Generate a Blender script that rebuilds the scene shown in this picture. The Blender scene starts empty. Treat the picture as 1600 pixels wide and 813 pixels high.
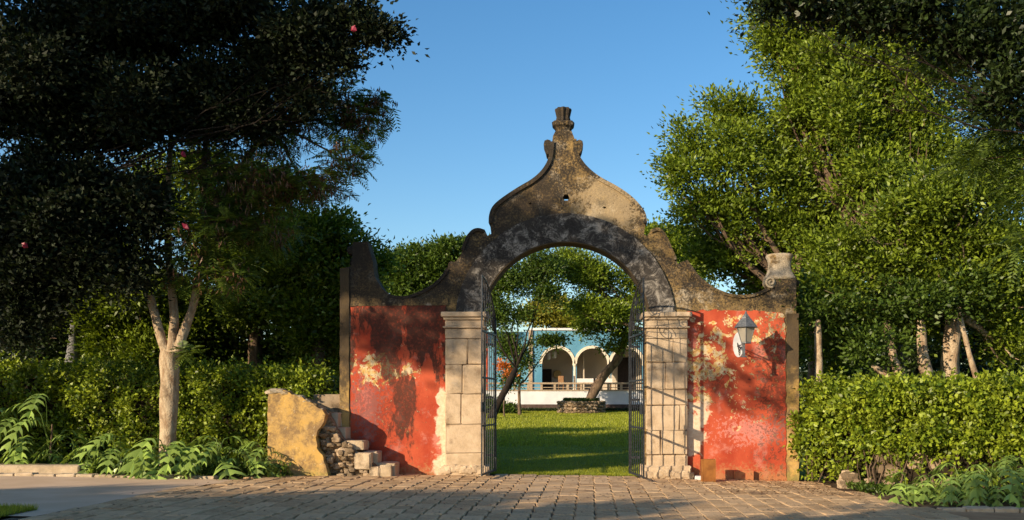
import bpy, bmesh, math, random
import numpy as np
from mathutils import Vector, Matrix, noise as mnoise
from mathutils.geometry import tessellate_polygon

random.seed(7)
RNG = np.random.default_rng(7)
S = bpy.context.scene
COL = S.collection
R = math.radians

# ------------------------------------------------------------------ camera
F = 1520.0            # focal length in photo pixels (photo 1600 wide)
PX0, PY0 = 885.0, 629.0   # principal point column / horizon row
D, H = 21.0, 1.6      # distance camera -> gateway face, eye height
cam_d = bpy.data.cameras.new('camera')
cam = bpy.data.objects.new('camera', cam_d); COL.objects.link(cam)
cam.location = (0, -D, H); cam.rotation_euler = (R(90), 0, 0)
cam_d.sensor_width = 36; cam_d.lens = 36 * F / 1600
cam_d.shift_x = -(PX0 - 800) / 1600; cam_d.shift_y = (PY0 - 406.5) / 1600
cam_d.clip_end = 3000; cam_d.clip_start = .1
S.camera = cam

# ------------------------------------------------------------------ light
SA, SC = 1.05, .465     # sun travel: +x, 1 in +y, down
el = math.atan(SC / math.hypot(SA, 1)); az = math.atan2(-SA, -1)
w = bpy.data.worlds.new("World"); S.world = w; w.use_nodes = True
nt = w.node_tree
sky = nt.nodes.new('ShaderNodeTexSky'); sky.sky_type = 'NISHITA'; sky.sun_disc = False
sky.sun_elevation = el; sky.sun_rotation = az
sky.air_density = 1.0; sky.dust_density = .9; sky.ozone_density = 2.0; sky.altitude = 0
hs = nt.nodes.new('ShaderNodeHueSaturation'); hs.inputs['Saturation'].default_value = 1.3
nt.links.new(sky.outputs[0], hs.inputs['Color'])
nt.links.new(hs.outputs[0], nt.nodes['Background'].inputs[0])
nt.nodes['Background'].inputs[1].default_value = .125
sl = bpy.data.lights.new('sun', 'SUN'); sl.energy = 4.5; sl.angle = R(.5); sl.color = (1, .80, .56)
so = bpy.data.objects.new('sun', sl); COL.objects.link(so); so.location = (-20, -30, 30)
so.rotation_euler = Vector((SA, 1, -SC)).to_track_quat('-Z', 'Y').to_euler()
S.view_settings.view_transform = 'Standard'; S.view_settings.look = 'None'
S.view_settings.exposure = 0.6; S.view_settings.gamma = 1

# ------------------------------------------------------------------ helpers
def P(px, py, d):
    return Vector(((px - PX0) / F * d, d - D, H + (PY0 - py) / F * d))
def X0(px): return (px - PX0) / F * D
def Z0(py): return H + (PY0 - py) / F * D
def sm(a, b, t):
    t = min(1, max(0, (t - a) / (b - a))); return t * t * (3 - 2 * t)
def gz(x, y):
    z = -.017 * max(-11, min(9, x)) * (1 - sm(3, 12, y))
    z += 1.12 * max(0, min(1, (y - 1) / 37.0))
    return z
def tag(o, label=None, cat=None, group=None, kind=None):
    if label: o['label'] = label
    if cat: o['category'] = cat
    if group: o['group'] = group
    if kind: o['kind'] = kind
    return o
def thing(name, label, cat, loc=(0, 0, 0), group=None, rz=0):
    o = bpy.data.objects.new(name, None); COL.objects.link(o)
    o.location = loc; o.rotation_euler = (0, 0, rz); o.empty_display_size = .2
    return tag(o, label, cat, group)
def link(name, me, parent=None, m=None, local=True):
    """link mesh; parent's vertices given in world space are moved to the parent's frame when local=False"""
    if m is not None:
        me.materials.clear(); me.materials.append(m)
    o = bpy.data.objects.new(name, me); COL.objects.link(o)
    if parent is not None:
        o.parent = parent
    return o
def rootloc(p):
    v = Vector((0, 0, 0))
    while p is not None:
        v += p.location; p = p.parent
    return v
def newmesh(name, verts, faces, smooth=False):
    me = bpy.data.meshes.new(name); me.from_pydata([tuple(v) for v in verts], [], faces); me.update()
    if smooth: me.polygons.foreach_set('use_smooth', [True] * len(me.polygons))
    return me
def quadmesh(name, V):
    """V: (n,4,3) numpy -> mesh of n quads"""
    n = len(V); me = bpy.data.meshes.new(name)
    me.vertices.add(n * 4); me.vertices.foreach_set('co', V.reshape(-1).astype(np.float32))
    me.loops.add(n * 4); me.loops.foreach_set('vertex_index', np.arange(n * 4, dtype=np.int32))
    me.polygons.add(n); me.polygons.foreach_set('loop_start', np.arange(0, n * 4, 4, dtype=np.int32))
    me.polygons.foreach_set('loop_total', np.full(n, 4, dtype=np.int32))
    me.update(calc_edges=True); me.validate(); return me
class MB:
    """collects shapes in world coordinates, links them as one mesh"""
    def __init__(s): s.v = []; s.f = []
    def add(s, vs, fs):
        k = len(s.v); s.v += [Vector(v) for v in vs]; s.f += [[i + k for i in f] for f in fs]; return s
    def box(s, x0, x1, y0, y1, z0, z1, j=0):
        vs = [(x, y, z) for z in (z0, z1) for y in (y0, y1) for x in (x0, x1)]
        if j: vs = [(a + random.uniform(-j, j), b + random.uniform(-j, j), c + random.uniform(-j, j)) for a, b, c in vs]
        return s.add(vs, [(0, 2, 3, 1), (4, 5, 7, 6), (0, 1, 5, 4), (1, 3, 7, 5), (3, 2, 6, 7), (2, 0, 4, 6)])
    def stone(s, x0, x1, y0, y1, z0, z1, b=.015, j=.008, seg=1):
        bm = bmesh.new(); bmesh.ops.create_cube(bm, size=1)
        for v in bm.verts:
            v.co = Vector(((x0 + x1) / 2 + v.co.x * (x1 - x0), (y0 + y1) / 2 + v.co.y * (y1 - y0), (z0 + z1) / 2 + v.co.z * (z1 - z0)))
        bmesh.ops.bevel(bm, geom=bm.edges[:], offset=b, segments=seg, affect='EDGES', profile=.6)
        for v in bm.verts: v.co += Vector([random.uniform(-j, j) for _ in range(3)])
        bm.verts.index_update()
        s.add([v.co for v in bm.verts], [[v.index for v in f.verts] for f in bm.faces]); bm.free(); return s
    def rock(s, c, r, sx=1, sy=1, sz=1, sub=2, am=.35, flat=.0):
        bm = bmesh.new(); bmesh.ops.create_icosphere(bm, subdivisions=sub, radius=1)
        off = Vector([random.uniform(-50, 50) for _ in range(3)])
        for v in bm.verts:
            n = v.co.copy(); q = Vector([math.copysign(abs(a) ** .6, a) for a in n])
            v.co = q * (1 + am * mnoise.noise(n * 1.3 + off) + .5 * am * mnoise.noise(n * 3.7 + off)) * r * .8
            v.co = Vector((v.co.x * sx, v.co.y * sy, v.co.z * sz)) + Vector(c)
        bm.verts.index_update()
        s.add([v.co for v in bm.verts], [[v.index for v in f.verts] for f in bm.faces]); bm.free(); return s
    def tube(s, pts, rad, n=8, cap=True, wob=0):
        pts = [Vector(p) for p in pts]
        if not isinstance(rad, (list, tuple)): rad = [rad] * len(pts)
        k = len(s.v); ref = Vector((.3, .9, .2)).normalized()
        for i, p in enumerate(pts):
            t = (pts[min(i + 1, len(pts) - 1)] - pts[max(i - 1, 0)])
            t = t.normalized() if t.length > 1e-6 else Vector((0, 0, 1))
            if abs(t.dot(ref)) > .95: ref = Vector((1, 0, 0))
            a = t.cross(ref).normalized(); b = t.cross(a)
            for q in range(n):
                an = 2 * math.pi * q / n
                rr = rad[i] * (1 + (wob * mnoise.noise(p * 2.1 + Vector((q * 3.1, 0, 0))) if wob else 0))
                s.v.append(p + (a * math.cos(an) + b * math.sin(an)) * rr)
        for i in range(len(pts) - 1):
            for q in range(n):
                s.f.append([k + i * n + q, k + i * n + (q + 1) % n, k + (i + 1) * n + (q + 1) % n, k + (i + 1) * n + q])
        if cap:
            s.f.append([k + q for q in range(n)][::-1]); e = k + (len(pts) - 1) * n; s.f.append([e + q for q in range(n)])
        return s
    def lathe(s, prof, c, n=16, flute=0, fn=8):
        k = len(s.v)
        for r, z in prof:
            for q in range(n):
                an = 2 * math.pi * q / n; rr = r * (1 + flute * math.cos(fn * an))
                s.v.append(Vector((c[0] + rr * math.cos(an), c[1] + rr * math.sin(an), c[2] + z)))
        for i in range(len(prof) - 1):
            for q in range(n):
                s.f.append([k + i * n + q, k + i * n + (q + 1) % n, k + (i + 1) * n + (q + 1) % n, k + (i + 1) * n + q])
        s.f.append([k + q for q in range(n)][::-1]); e = k + (len(prof) - 1) * n; s.f.append([e + q for q in range(n)]); return s
    def slab(s, outline, y0, y1, holes=()):
        """outline (x,z) polygon extruded from y0 (front) to y1"""
        loops = [list(outline)] + [list(h) for h in holes]
        flat = [p for l in loops for p in l]; n = len(flat); k = len(s.v)
        tris = tessellate_polygon([[Vector((a, b, 0)) for a, b in l] for l in loops])
        s.v += [Vector((a, y0, b)) for a, b in flat] + [Vector((a, y1, b)) for a, b in flat]
        for t in tris:
            a, b, c = [flat[i] for i in t]
            cr = (b[0] - a[0]) * (c[1] - a[1]) - (b[1] - a[1]) * (c[0] - a[0])
            t = list(t) if cr > 0 else list(t)[::-1]
            s.f.append([k + i for i in t]); s.f.append([k + n + i for i in t[::-1]])
        o = 0
        for l in loops:
            ar = sum(l[i][0] * l[(i + 1) % len(l)][1] - l[(i + 1) % len(l)][0] * l[i][1] for i in range(len(l)))
            for i in range(len(l)):
                a, b = k + o + i, k + o + (i + 1) % len(l)
                s.f.append([a, a + n, b + n, b] if ar > 0 else [b, b + n, a + n, a])
            o += len(l)
        return s
    def build(s, name, m, parent=None, smooth=False):
        off = rootloc(parent)
        me = newmesh(name, [v - off for v in s.v], s.f, smooth)
        bm = bmesh.new(); bm.from_mesh(me); bmesh.ops.recalc_face_normals(bm, faces=bm.faces[:]); bm.to_mesh(me); bm.free()
        return link(name, me, parent, m)
def refine(pts, step=.06, j=.008, closed=True):
    out = []; n = len(pts)
    for i in range(n if closed else n - 1):
        a, b = pts[i], pts[(i + 1) % n]; L = math.hypot(b[0] - a[0], b[1] - a[1]); k = max(1, int(L / step))
        for q in range(k):
            t = q / k; x = a[0] + (b[0] - a[0]) * t; z = a[1] + (b[1] - a[1]) * t
            out.append((x + j * mnoise.noise(Vector((x * 7, z * 7, 3))) * 2, z + j * mnoise.noise(Vector((x * 7, z * 7, 9))) * 2))
    if not closed: out.append(pts[-1])
    return out
def smoothline(pts, it=2):
    for _ in range(it):
        q = [pts[0]]
        for a, b in zip(pts, pts[1:]):
            q += [(a[0] * .75 + b[0] * .25, a[1] * .75 + b[1] * .25), (a[0] * .25 + b[0] * .75, a[1] * .25 + b[1] * .75)]
        q.append(pts[-1]); pts = q
    return pts
def pz(l): return [(X0(a), Z0(b)) for a, b in l]

# ------------------------------------------------------------------ materials
class NM:
    def __init__(s, name):
        s.m = bpy.data.materials.new(name); s.m.use_nodes = True; s.t = s.m.node_tree
        s.b = s.t.nodes['Principled BSDF']; s.tc = s.t.nodes.new('ShaderNodeTexCoord'); s.o = s.tc.outputs['Object']
        s.b.inputs['Specular IOR Level'].default_value = .25
    def l(s, a, b):
        if hasattr(a, 'bl_idname') and a.bl_idname.startswith('NodeSocket'): s.t.links.new(a, b)
        else: b.default_value = a
    def noise(s, sc, det=6, ro=.55, vec=None, st=None, dist=0):
        n = s.t.nodes.new('ShaderNodeTexNoise'); n.inputs['Scale'].default_value = sc; n.inputs['Detail'].default_value = det
        n.inputs['Roughness'].default_value = ro; n.inputs['Distortion'].default_value = dist
        v = vec if vec is not None else s.o
        if st:
            mp = s.t.nodes.new('ShaderNodeMapping'); mp.inputs['Scale'].default_value = st; s.t.links.new(v, mp.inputs[0]); v = mp.outputs[0]
        s.t.links.new(v, n.inputs[0]); return n.outputs['Fac']
    def vor(s, sc, feat='F1', out='Distance', st=None):
        n = s.t.nodes.new('ShaderNodeTexVoronoi'); n.feature = feat; n.inputs['Scale'].default_value = sc
        v = s.o
        if st:
            mp = s.t.nodes.new('ShaderNodeMapping'); mp.inputs['Scale'].default_value = st; s.t.links.new(v, mp.inputs[0]); v = mp.outputs[0]
        s.t.links.new(v, n.inputs[0]); return n.outputs[out]
    def ramp(s, f, a, b, va=0., vb=1.):
        n = s.t.nodes.new('ShaderNodeMapRange'); n.interpolation_type = 'SMOOTHSTEP'
        for i, v in enumerate((f, a, b, va, vb)): s.l(v, n.inputs[i])
        return n.outputs[0]
    def mth(s, op, a, b=0.):
        n = s.t.nodes.new('ShaderNodeMath'); n.operation = op; s.l(a, n.inputs[0]); s.l(b, n.inputs[1]); return n.outputs[0]
    def mix(s, f, a, b, mode='MIX'):
        n = s.t.nodes.new('ShaderNodeMix'); n.data_type = 'RGBA'; n.blend_type = mode
        s.l(f, n.inputs[0])
        for v, i in ((a, 6), (b, 7)):
            if isinstance(v, (tuple, list)): v = tuple(v) + (1,) if len(v) == 3 else v
            s.l(v, n.inputs[i])
        return n.outputs[2]
    def xyz(s):
        n = s.t.nodes.new('ShaderNodeSeparateXYZ'); s.t.links.new(s.o, n.inputs[0]); return n.outputs
    def rnd(s):
        g = s.t.nodes.new('ShaderNodeNewGeometry'); o = s.t.nodes.new('ShaderNodeObjectInfo')
        return s.mth('FRACT', s.mth('ADD', g.outputs['Random Per Island'], o.outputs['Random']))
    def blob(s, cx, cz, rx, rz, n=None, k=.6):
        """soft stain centred at (cx,cz) in the wall plane, edge broken by noise n; 0..1"""
        x, y, z = s.xyz()
        dx = s.mth('DIVIDE', s.mth('SUBTRACT', x, cx), rx); dz = s.mth('DIVIDE', s.mth('SUBTRACT', z, cz), rz)
        d = s.mth('SQRT', s.mth('ADD', s.mth('MULTIPLY', dx, dx), s.mth('MULTIPLY', dz, dz)))
        v = s.mth('SUBTRACT', 1.0, d)
        if n is not None: v = s.mth('ADD', v, s.mth('MULTIPLY', s.mth('SUBTRACT', n, .5), 6.5 * k))
        return s.ramp(v, .0, .35)
    def bump(s, h, st=.3, dist=.02):
        n = s.t.nodes.new('ShaderNodeBump'); n.inputs['Strength'].default_value = st; n.inputs['Distance'].default_value = dist
        s.t.links.new(h, n.inputs['Height']); s.t.links.new(n.outputs[0], s.b.inputs['Normal'])
    def out(s, c, rough=.85):
        if isinstance(c, tuple): c = c + (1,)
        s.l(c, s.b.inputs['Base Color']); s.l(rough, s.b.inputs['Roughness']); return s.m

def m_simple(name, a, b, sc=8, rough=.8, bs=.3, bd=.01, metal=0):
    n = NM(name); f = n.noise(sc, 6); c = n.mix(n.ramp(f, .35, .65), a, b); n.bump(n.noise(sc * 4, 5), bs, bd)
    n.b.inputs['Metallic'].default_value = metal; return n.out(c, rough)

def m_masonry(name, pale=.35, dark=.5, ring=False):
    n = NM(name)
    big = n.noise(.9, 9, .65); med = n.noise(3.5, 9, .7); fine = n.noise(22, 6, .7); sp = n.noise(70, 3)
    c = n.mix(n.ramp(med, .35, .65), (.13, .09, .045), (.36, .24, .09))
    c = n.mix(n.ramp(n.noise(6, 10, .75, dist=.6), .50, .60, 0, .8), c, (.09, .065, .04))
    c = n.mix(n.ramp(n.noise(2.2, 9, .7), .56 - pale * .1, .68 - pale * .1, 0, .75), c, (.50, .43, .32))
    c = n.mix(n.ramp(n.noise(34, 7, .8), .38, .52, .55, 0), c, (.05, .04, .03))
    if ring: c = n.mix(n.ramp(n.noise(3.0, 10, .78, dist=1.0), .46, .64, .0, .9), (.05, .044, .038), (.42, .38, .32))
    x, y, z = n.xyz()
    # black lichen thickest along the top edges
    up = n.ramp(z, 2.4, 4.6, 0, .10)
    lic = n.ramp(n.mth('ADD', n.mth('ADD', n.mth('MULTIPLY', big, .5), n.mth('MULTIPLY', fine, .5)), up), .60 - dark * .12, .70 - dark * .12, 0, .9)
    c = n.mix(lic, c, (.028, .025, .022))
    c = n.mix(n.ramp(sp, .66, .74, 0, .3), c, (.5, .44, .34))
    if not ring and pale < 1:
        c = n.mix(n.mth('MULTIPLY', n.blob(-4.0, 4.6, 2.2, 1.3, med, .6), .75), c, (.035, .028, .022))  # foliage shadow over the left shoulder and stump, painted into the colour
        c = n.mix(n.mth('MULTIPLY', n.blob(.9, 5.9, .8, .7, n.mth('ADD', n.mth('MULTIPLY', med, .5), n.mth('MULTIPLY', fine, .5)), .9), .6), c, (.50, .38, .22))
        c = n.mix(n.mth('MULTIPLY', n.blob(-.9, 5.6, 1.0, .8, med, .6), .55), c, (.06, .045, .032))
    h = n.mth('ADD', n.mth('MULTIPLY', fine, .6), n.mth('MULTIPLY', med, 1.0)); n.bump(h, .8, .04)
    return n.out(c, .95)

def m_red():
    n = NM('red_limewash')
    big = n.noise(1.1, 8, .6); med = n.noise(3.2, 10, .68, dist=.5); fine = n.noise(16, 8, .7); gr = n.noise(60, 4)
    c = n.mix(n.ramp(big, .35, .65), (.36, .048, .022), (.52, .10, .045))
    c = n.mix(n.ramp(n.noise(2.0, 9, .7), .52, .66, 0, .55), c, (.62, .30, .24))
    x, y, z = n.xyz()
    # pink bleached foot of the right panel
    c = n.mix(n.mth('MULTIPLY', n.blob(4.1, 1.0, .75, .30, fine, 1.0), .75), c, (.58, .24, .20))
    c = n.mix(n.mth('MULTIPLY', n.blob(-4.3, 1.6, .35, .8, fine, 1.0), .6), c, (.50, .19, .17))
    # peeled coats: ochre plaster
    bias = n.mth('ADD', n.mth('MULTIPLY', n.blob(2.95, 2.55, .6, .75, med, .7), .085), n.mth('MULTIPLY', n.blob(4.1, 3.3, .95, .45, med, .7), .09))
    bias = n.mth('ADD', bias, n.mth('MULTIPLY', n.blob(-4.1, 2.3, .7, .3, med, .7), .12))
    bias = n.mth('ADD', bias, n.mth('MULTIPLY', n.blob(3.5, 2.1, 1.5, .9, med, .7), .045))
    peel = n.ramp(n.mth('ADD', n.mth('ADD', n.mth('MULTIPLY', med, .45), n.mth('MULTIPLY', fine, .55)), bias), .600, .618)
    oc = n.mix(n.ramp(n.noise(9, 6), .4, .6), (.66, .40, .13), (.72, .58, .36))
    c = n.mix(peel, c, oc)
    foot = n.ramp(n.mth('ADD', n.mth('MULTIPLY', z, -1.0), n.mth('MULTIPLY', fine, 1.3)), .30, .65, 0, .6)
    c = n.mix(foot, c, (.44, .24, .10))
    for bx_, bz_, rx_, rz_, k_ in ((-2.62, 1.1, .22, 1.2, 1.0), (-2.66, .3, .25, .35, .8), (2.75, .95, .30, .55, .9), (2.95, 1.35, .2, .3, 1.0)):
        c = n.mix(n.blob(bx_, bz_, rx_, rz_, n.noise(3.5, 9, .62, dist=.4), k_ * .5), c, n.mix(n.ramp(fine, .4, .6), (.66, .48, .32), (.74, .60, .44)))
    # black mildew: runs down from the coping, with tree shade painted into the upper left, and one long streak on the left panel
    stx = n.noise(2.2, 8, .7, st=(1, 1, .35))
    dk = n.blob(-3.55, 1.95, .26, 1.35, stx, .9)
    dk2 = n.blob(-3.5, 3.4, 1.9, 1.15, stx, .9)
    dk3 = n.mth('MULTIPLY', n.blob(-4.1, 1.45, .5, .7, fine, 1.6), .45)
    dk4 = n.mth('MULTIPLY', n.blob(4.55, 1.9, .35, 1.3, fine, 1.6), .6)
    d = n.mth('MAXIMUM', n.mth('MAXIMUM', n.mth('MULTIPLY', dk, .85), n.mth('MULTIPLY', dk2, .9)), n.mth('MAXIMUM', dk3, dk4))
    d = n.mth('MAXIMUM', d, n.mth('MULTIPLY', n.blob(3.1, 2.0, .25, .25, fine, 1.4), .5))
    d = n.mth('MULTIPLY', d, n.ramp(fine, .3, .55, .6, 1))
    c = n.mix(d, c, (.045, .028, .02))
    h = n.mth('ADD', n.mth('MULTIPLY', peel, -.5), n.mth('ADD', n.mth('MULTIPLY', fine, .5), n.mth('MULTIPLY', gr, .2)))
    n.bump(h, .6, .03); return n.out(c, .9)

def m_yellow(name='yellow_limewash', hi=(.56, .35, .10)):
    n = NM(name)
    med = n.noise(3.0, 9, .7, dist=.4); fine = n.noise(14, 8, .7)
    c = n.mix(n.ramp(med, .35, .65), hi, (.50, .33, .13))
    c = n.mix(n.ramp(n.noise(2.8, 10, .75), .44, .60, 0, .85), c, (.20, .13, .07))
    c = n.mix(n.ramp(fine, .60, .68, 0, .6), c, (.68, .56, .38))
    x, y, z = n.xyz()
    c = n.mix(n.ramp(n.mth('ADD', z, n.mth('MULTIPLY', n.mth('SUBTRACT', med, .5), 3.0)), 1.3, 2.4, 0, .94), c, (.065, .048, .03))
    c = n.mix(n.ramp(n.mth('ADD', n.mth('MULTIPLY', z, -1.), n.mth('MULTIPLY', fine, .8)), .2, .45, 0, .5), c, (.25, .24, .06))
    n.bump(n.mth('ADD', med, n.mth('MULTIPLY', fine, .6)), .7, .03); return n.out(c, .92)

def m_stone(name, a, b, d=(.12, .08, .05), amt=.5, var=0):
    n = NM(name); r = n.rnd()
    med = n.noise(4, 9, .65); fine = n.noise(28, 7, .7)
    c = n.mix(n.ramp(med, .32, .68), a, b)
    c = n.mix(n.mth('MULTIPLY', r, .35), c, n.mix(.5, b, (.55, .38, .26)))
    if var: c = n.mix(n.ramp(r, .2, .9, var, 0), c, tuple(v * .45 for v in a))
    c = n.mix(n.ramp(n.noise(1.3, 9, .75), .48, .66, 0, amt * .8), c, tuple(v * .55 for v in a))
    c = n.mix(n.ramp(n.noise(2.5, 8, .7), .55, .68, 0, amt), c, d)
    c = n.mix(n.ramp(n.vor(26), .10, .02, 0, .45), c, d)
    n.bump(n.mth('ADD', n.mth('MULTIPLY', med, .8), n.mth('ADD', fine, n.ramp(n.vor(26), .0, .16, -.6, 0))), .6, .02)
    return n.out(c, .9)

def m_leaf(name, a, b, trans=.35, rough=.45, tint=(1.25, 1.2, .5)):
    n = NM(name); t = n.t; g = t.nodes.new('ShaderNodeNewGeometry')
    f = g.outputs['Random Per Island']
    c = n.mix(n.ramp(n.noise(2.4, 4), .40, .60), a, b)
    c2 = n.mix(.65, c, n.mix(f, tuple(v * .35 for v in a), tuple(min(1, v * 1.5) for v in b)))
    n.l(c2, n.b.inputs['Base Color']); n.b.inputs['Roughness'].default_value = rough
    n.b.inputs['Specular IOR Level'].default_value = .35
    tr = t.nodes.new('ShaderNodeBsdfTranslucent')
    n.l(n.mix(1.0, c2, tint, 'MULTIPLY'), tr.inputs[0])
    ms = t.nodes.new('ShaderNodeMixShader'); ms.inputs[0].default_value = trans
    o = [q for q in t.nodes if q.bl_idname == 'ShaderNodeOutputMaterial'][0]
    t.links.new(n.b.outputs[0], ms.inputs[1]); t.links.new(tr.outputs[0], ms.inputs[2]); t.links.new(ms.outputs[0], o.inputs[0])
    return n.m

def m_bark(name, a, b):
    n = NM(name); f = n.noise(7, 9, .7, st=(1, 1, .35)); g = n.noise(3, 6)
    c = n.mix(n.ramp(f, .35, .62), b, a); c = n.mix(n.ramp(g, .55, .65, 0, .55), c, tuple(v * .5 for v in b))
    n.bump(n.mth('ADD', f, n.noise(25, 5)), .8, .03); return n.out(c, .9)

M = {}
M['masonry'] = m_masonry('weathered_ochre_masonry', .5, .55)
M['ring'] = m_masonry('blackened_render', .3, .1, True)
M['pale_masonry'] = m_masonry('pale_weathered_stone', 1.6, -.6)
M['coping'] = m_masonry('lichen_coping', .1, 1.1)
M['red'] = m_red()
M['yellow'] = m_yellow()
M['pier'] = m_stone('warm_limestone', (.44, .33, .21), (.60, .47, .32), (.22, .15, .09), .65)
M['mortar'] = m_simple('dark_mortar', (.10, .07, .045), (.20, .14, .09), 12)
M['earth'] = m_simple('earthy_core', (.16, .10, .05), (.34, .25, .15), 9, .95, 1.0, .05)
M['rubble'] = m_stone('rough_rubble_stone', (.28, .20, .12), (.50, .39, .26), (.07, .05, .03), .8, .8)
M['step'] = m_stone('cut_step_stone', (.44, .34, .22), (.60, .48, .33), (.10, .07, .045), .6)
def m_pave():
    n = NM('sand_stone_paver'); r = n.rnd(); med = n.noise(3.2, 8, .65); fine = n.noise(30, 7, .7)
    c = n.mix(r, (.38, .24, .12), (.60, .41, .23)); c = n.mix(n.ramp(med, .4, .65, 0, .6), c, (.66, .47, .27))
    c = n.mix(n.ramp(n.noise(1.1, 9, .75), .54, .66, 0, .65), c, (.14, .09, .06))
    c = n.mix(n.ramp(fine, .60, .72, 0, .4), c, (.13, .09, .06))
    n.bump(n.mth('ADD', med, n.mth('MULTIPLY', fine, .7)), .7, .02); return n.out(c, .8)
M['paver'] = m_pave()
M['soil'] = m_simple('brown_soil', (.07, .045, .028), (.15, .10, .06), 6, .95, .8, .04)
M['terrain'] = m_simple('leaf_litter_ground', (.035, .04, .015), (.07, .055, .03), 2, .95, .8, .05)
M['concrete'] = m_simple('smooth_beige_concrete', (.60, .43, .28), (.68, .50, .34), 1.2, .85, .2, .004)
M['asphalt'] = m_simple('brown_road', (.36, .20, .10), (.46, .28, .15), 2, .9, .3, .01)
M['iron'] = m_simple('grey_painted_iron', (.022, .024, .028), (.055, .058, .064), 30, .5, .2, .003, .35)
M['lead'] = m_simple('grey_lamp_metal', (.10, .11, .12), (.17, .18, .19), 25, .5, .2, .003, .3)
M['wood'] = m_simple('varnished_brown_wood', (.20, .075, .018), (.32, .13, .03), 5, .5, .2, .003)
M['white'] = m_simple('white_limewash', (.60, .62, .64), (.72, .72, .72), 1.5, .9, .2, .005)
M['cream'] = m_simple('cream_arch_trim', (.62, .55, .42), (.70, .63, .50), 4, .9)
M['beige_room'] = m_simple('beige_room_wall', (.52, .45, .35), (.58, .50, .39), 2, .9)
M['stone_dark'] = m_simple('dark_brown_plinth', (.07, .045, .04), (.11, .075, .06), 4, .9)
M['balus'] = m_simple('weathered_stone_rail', (.32, .24, .16), (.42, .33, .23), 8, .9)
M['dark'] = m_simple('dark_timber', (.015, .010, .008), (.03, .02, .015), 6, .6)
M['cloth'] = m_simple('white_cloth', (.72, .68, .62), (.78, .74, .68), 6, .9)
M['brownwood'] = m_simple('brown_furniture_wood', (.16, .08, .035), (.22, .12, .05), 8, .6)
M['straw'] = m_simple('woven_straw', (.45, .30, .12), (.58, .42, .18), 30, .9, .6, .01)
M['redwall'] = m_simple('terracotta_red_wall', (.45, .07, .03), (.60, .13, .06), 2, .9)
def m_blue():
    n = NM('blue_limewash'); c = n.mix(n.ramp(n.noise(1.0, 8, .65), .35, .65), (.08, .235, .35), (.13, .31, .43))
    c = n.mix(n.ramp(n.noise(2.2, 8, .7), .60, .70, 0, .5), c, (.40, .55, .62)); n.bump(n.noise(20, 5), .3, .01); return n.out(c, .9)
M['blue'] = m_blue()
def m_glass():
    n = NM('frosted_lamp_glass'); n.b.inputs['Transmission Weight'].default_value = .55; n.bump(n.noise(30, 2), .1, .002); return n.out((.55, .52, .44), .3)
M['glass'] = m_glass()
def m_lawn():
    n = NM('mown_lawn'); c = n.mix(n.ramp(n.noise(1.3, 6), .35, .65), (.16, .215, .012), (.24, .28, .02))
    c = n.mix(n.ramp(n.noise(60, 4, .7), .4, .7, 0, .5), c, (.04, .085, .01)); n.bump(n.noise(120, 3), .8, .03); return n.out(c, .8)
M['lawn'] = m_lawn()
M['grass'] = m_leaf('grass_blade', (.20, .26, .015), (.36, .38, .035), .3)
M['leaf_lit'] = m_leaf('bright_green_leaf', (.07, .13, .012), (.19, .255, .02), .24)
M['leaf_mid'] = m_leaf('mid_green_leaf', (.045, .095, .014), (.09, .145, .02), .28)
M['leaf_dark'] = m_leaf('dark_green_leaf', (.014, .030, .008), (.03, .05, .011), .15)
M['leaf_shaded'] = m_leaf('shade_dark_leaf', (.007, .014, .004), (.016, .027, .006), .15, .7)  # near-black: shade on the overhanging left crown is put into the leaf colour
M['leaf_hedge'] = m_leaf('hedge_leaf', (.08, .16, .010), (.25, .31, .022), .2)
M['leaf_yellow'] = m_leaf('yellow_green_leaf', (.22, .24, .03), (.32, .30, .04), .35)
M['leaf_feather'] = m_leaf('feathery_leaf', (.06, .12, .016), (.13, .19, .03), .4)
M['leaf_palm'] = m_leaf('split_leaf', (.13, .24, .04), (.30, .42, .09), .25, .32)
M['pod'] = m_leaf('brown_seed_pod', (.10, .045, .02), (.19, .09, .045), .2)
M['flower'] = m_leaf('red_flower', (.20, .008, .03), (.30, .015, .05), .1)
M['orange'] = m_leaf('orange_flower', (.6, .10, .02), (.7, .22, .03), .3)
M['bark_pale'] = m_bark('pale_bark', (.50, .40, .27), (.26, .17, .10))
M['bark'] = m_bark('brown_bark', (.20, .14, .09), (.09, .06, .04))
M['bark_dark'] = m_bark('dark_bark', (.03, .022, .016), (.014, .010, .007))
M['hedge_core'] = m_simple('hedge_twigs', (.018, .014, .008), (.035, .025, .014), 12, .95, .8, .05)

# ------------------------------------------------------------------ foliage tools
def nrm(a): return a / np.maximum(np.linalg.norm(a, axis=-1, keepdims=True), 1e-9)
def leaves_at(p, d, L, Wd, rng, up=.2, face=None):
    """quads: diamonds from base p along d"""
    n = len(p); d = nrm(d)
    nn = nrm(rng.normal(size=(n, 3)) + np.array([0, 0, up * 2]))
    if face is not None: nn = nrm(nn * .8 + face)
    s = nrm(np.cross(d, nn)); nn = np.cross(s, d)
    l = (L * rng.uniform(.65, 1.25, n))[:, None]; w = (Wd * rng.uniform(.7, 1.2, n))[:, None]
    fold = nn * w * .25
    V = np.stack([p, p + d * l * .42 + s * w * .5 + fold, p + d * l - nn * l * .12, p + d * l * .42 - s * w * .5 + fold], 1)
    return V
def clumps(puffs, n, rng, inner=.5, stretch=.14):
    puffs = np.array(puffs, float); wgt = puffs[:, 3] * puffs[:, 4] + puffs[:, 3] * puffs[:, 5]; wgt /= wgt.sum()
    k = rng.choice(len(puffs), n, p=wgt); u = nrm(rng.normal(size=(n, 3)))
    t = rng.uniform(inner ** 2, 1, n) ** .5 * (1 + stretch * rng.normal(size=n))
    return puffs[k, :3] + u * puffs[k, 3:6] * t[:, None], u
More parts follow.
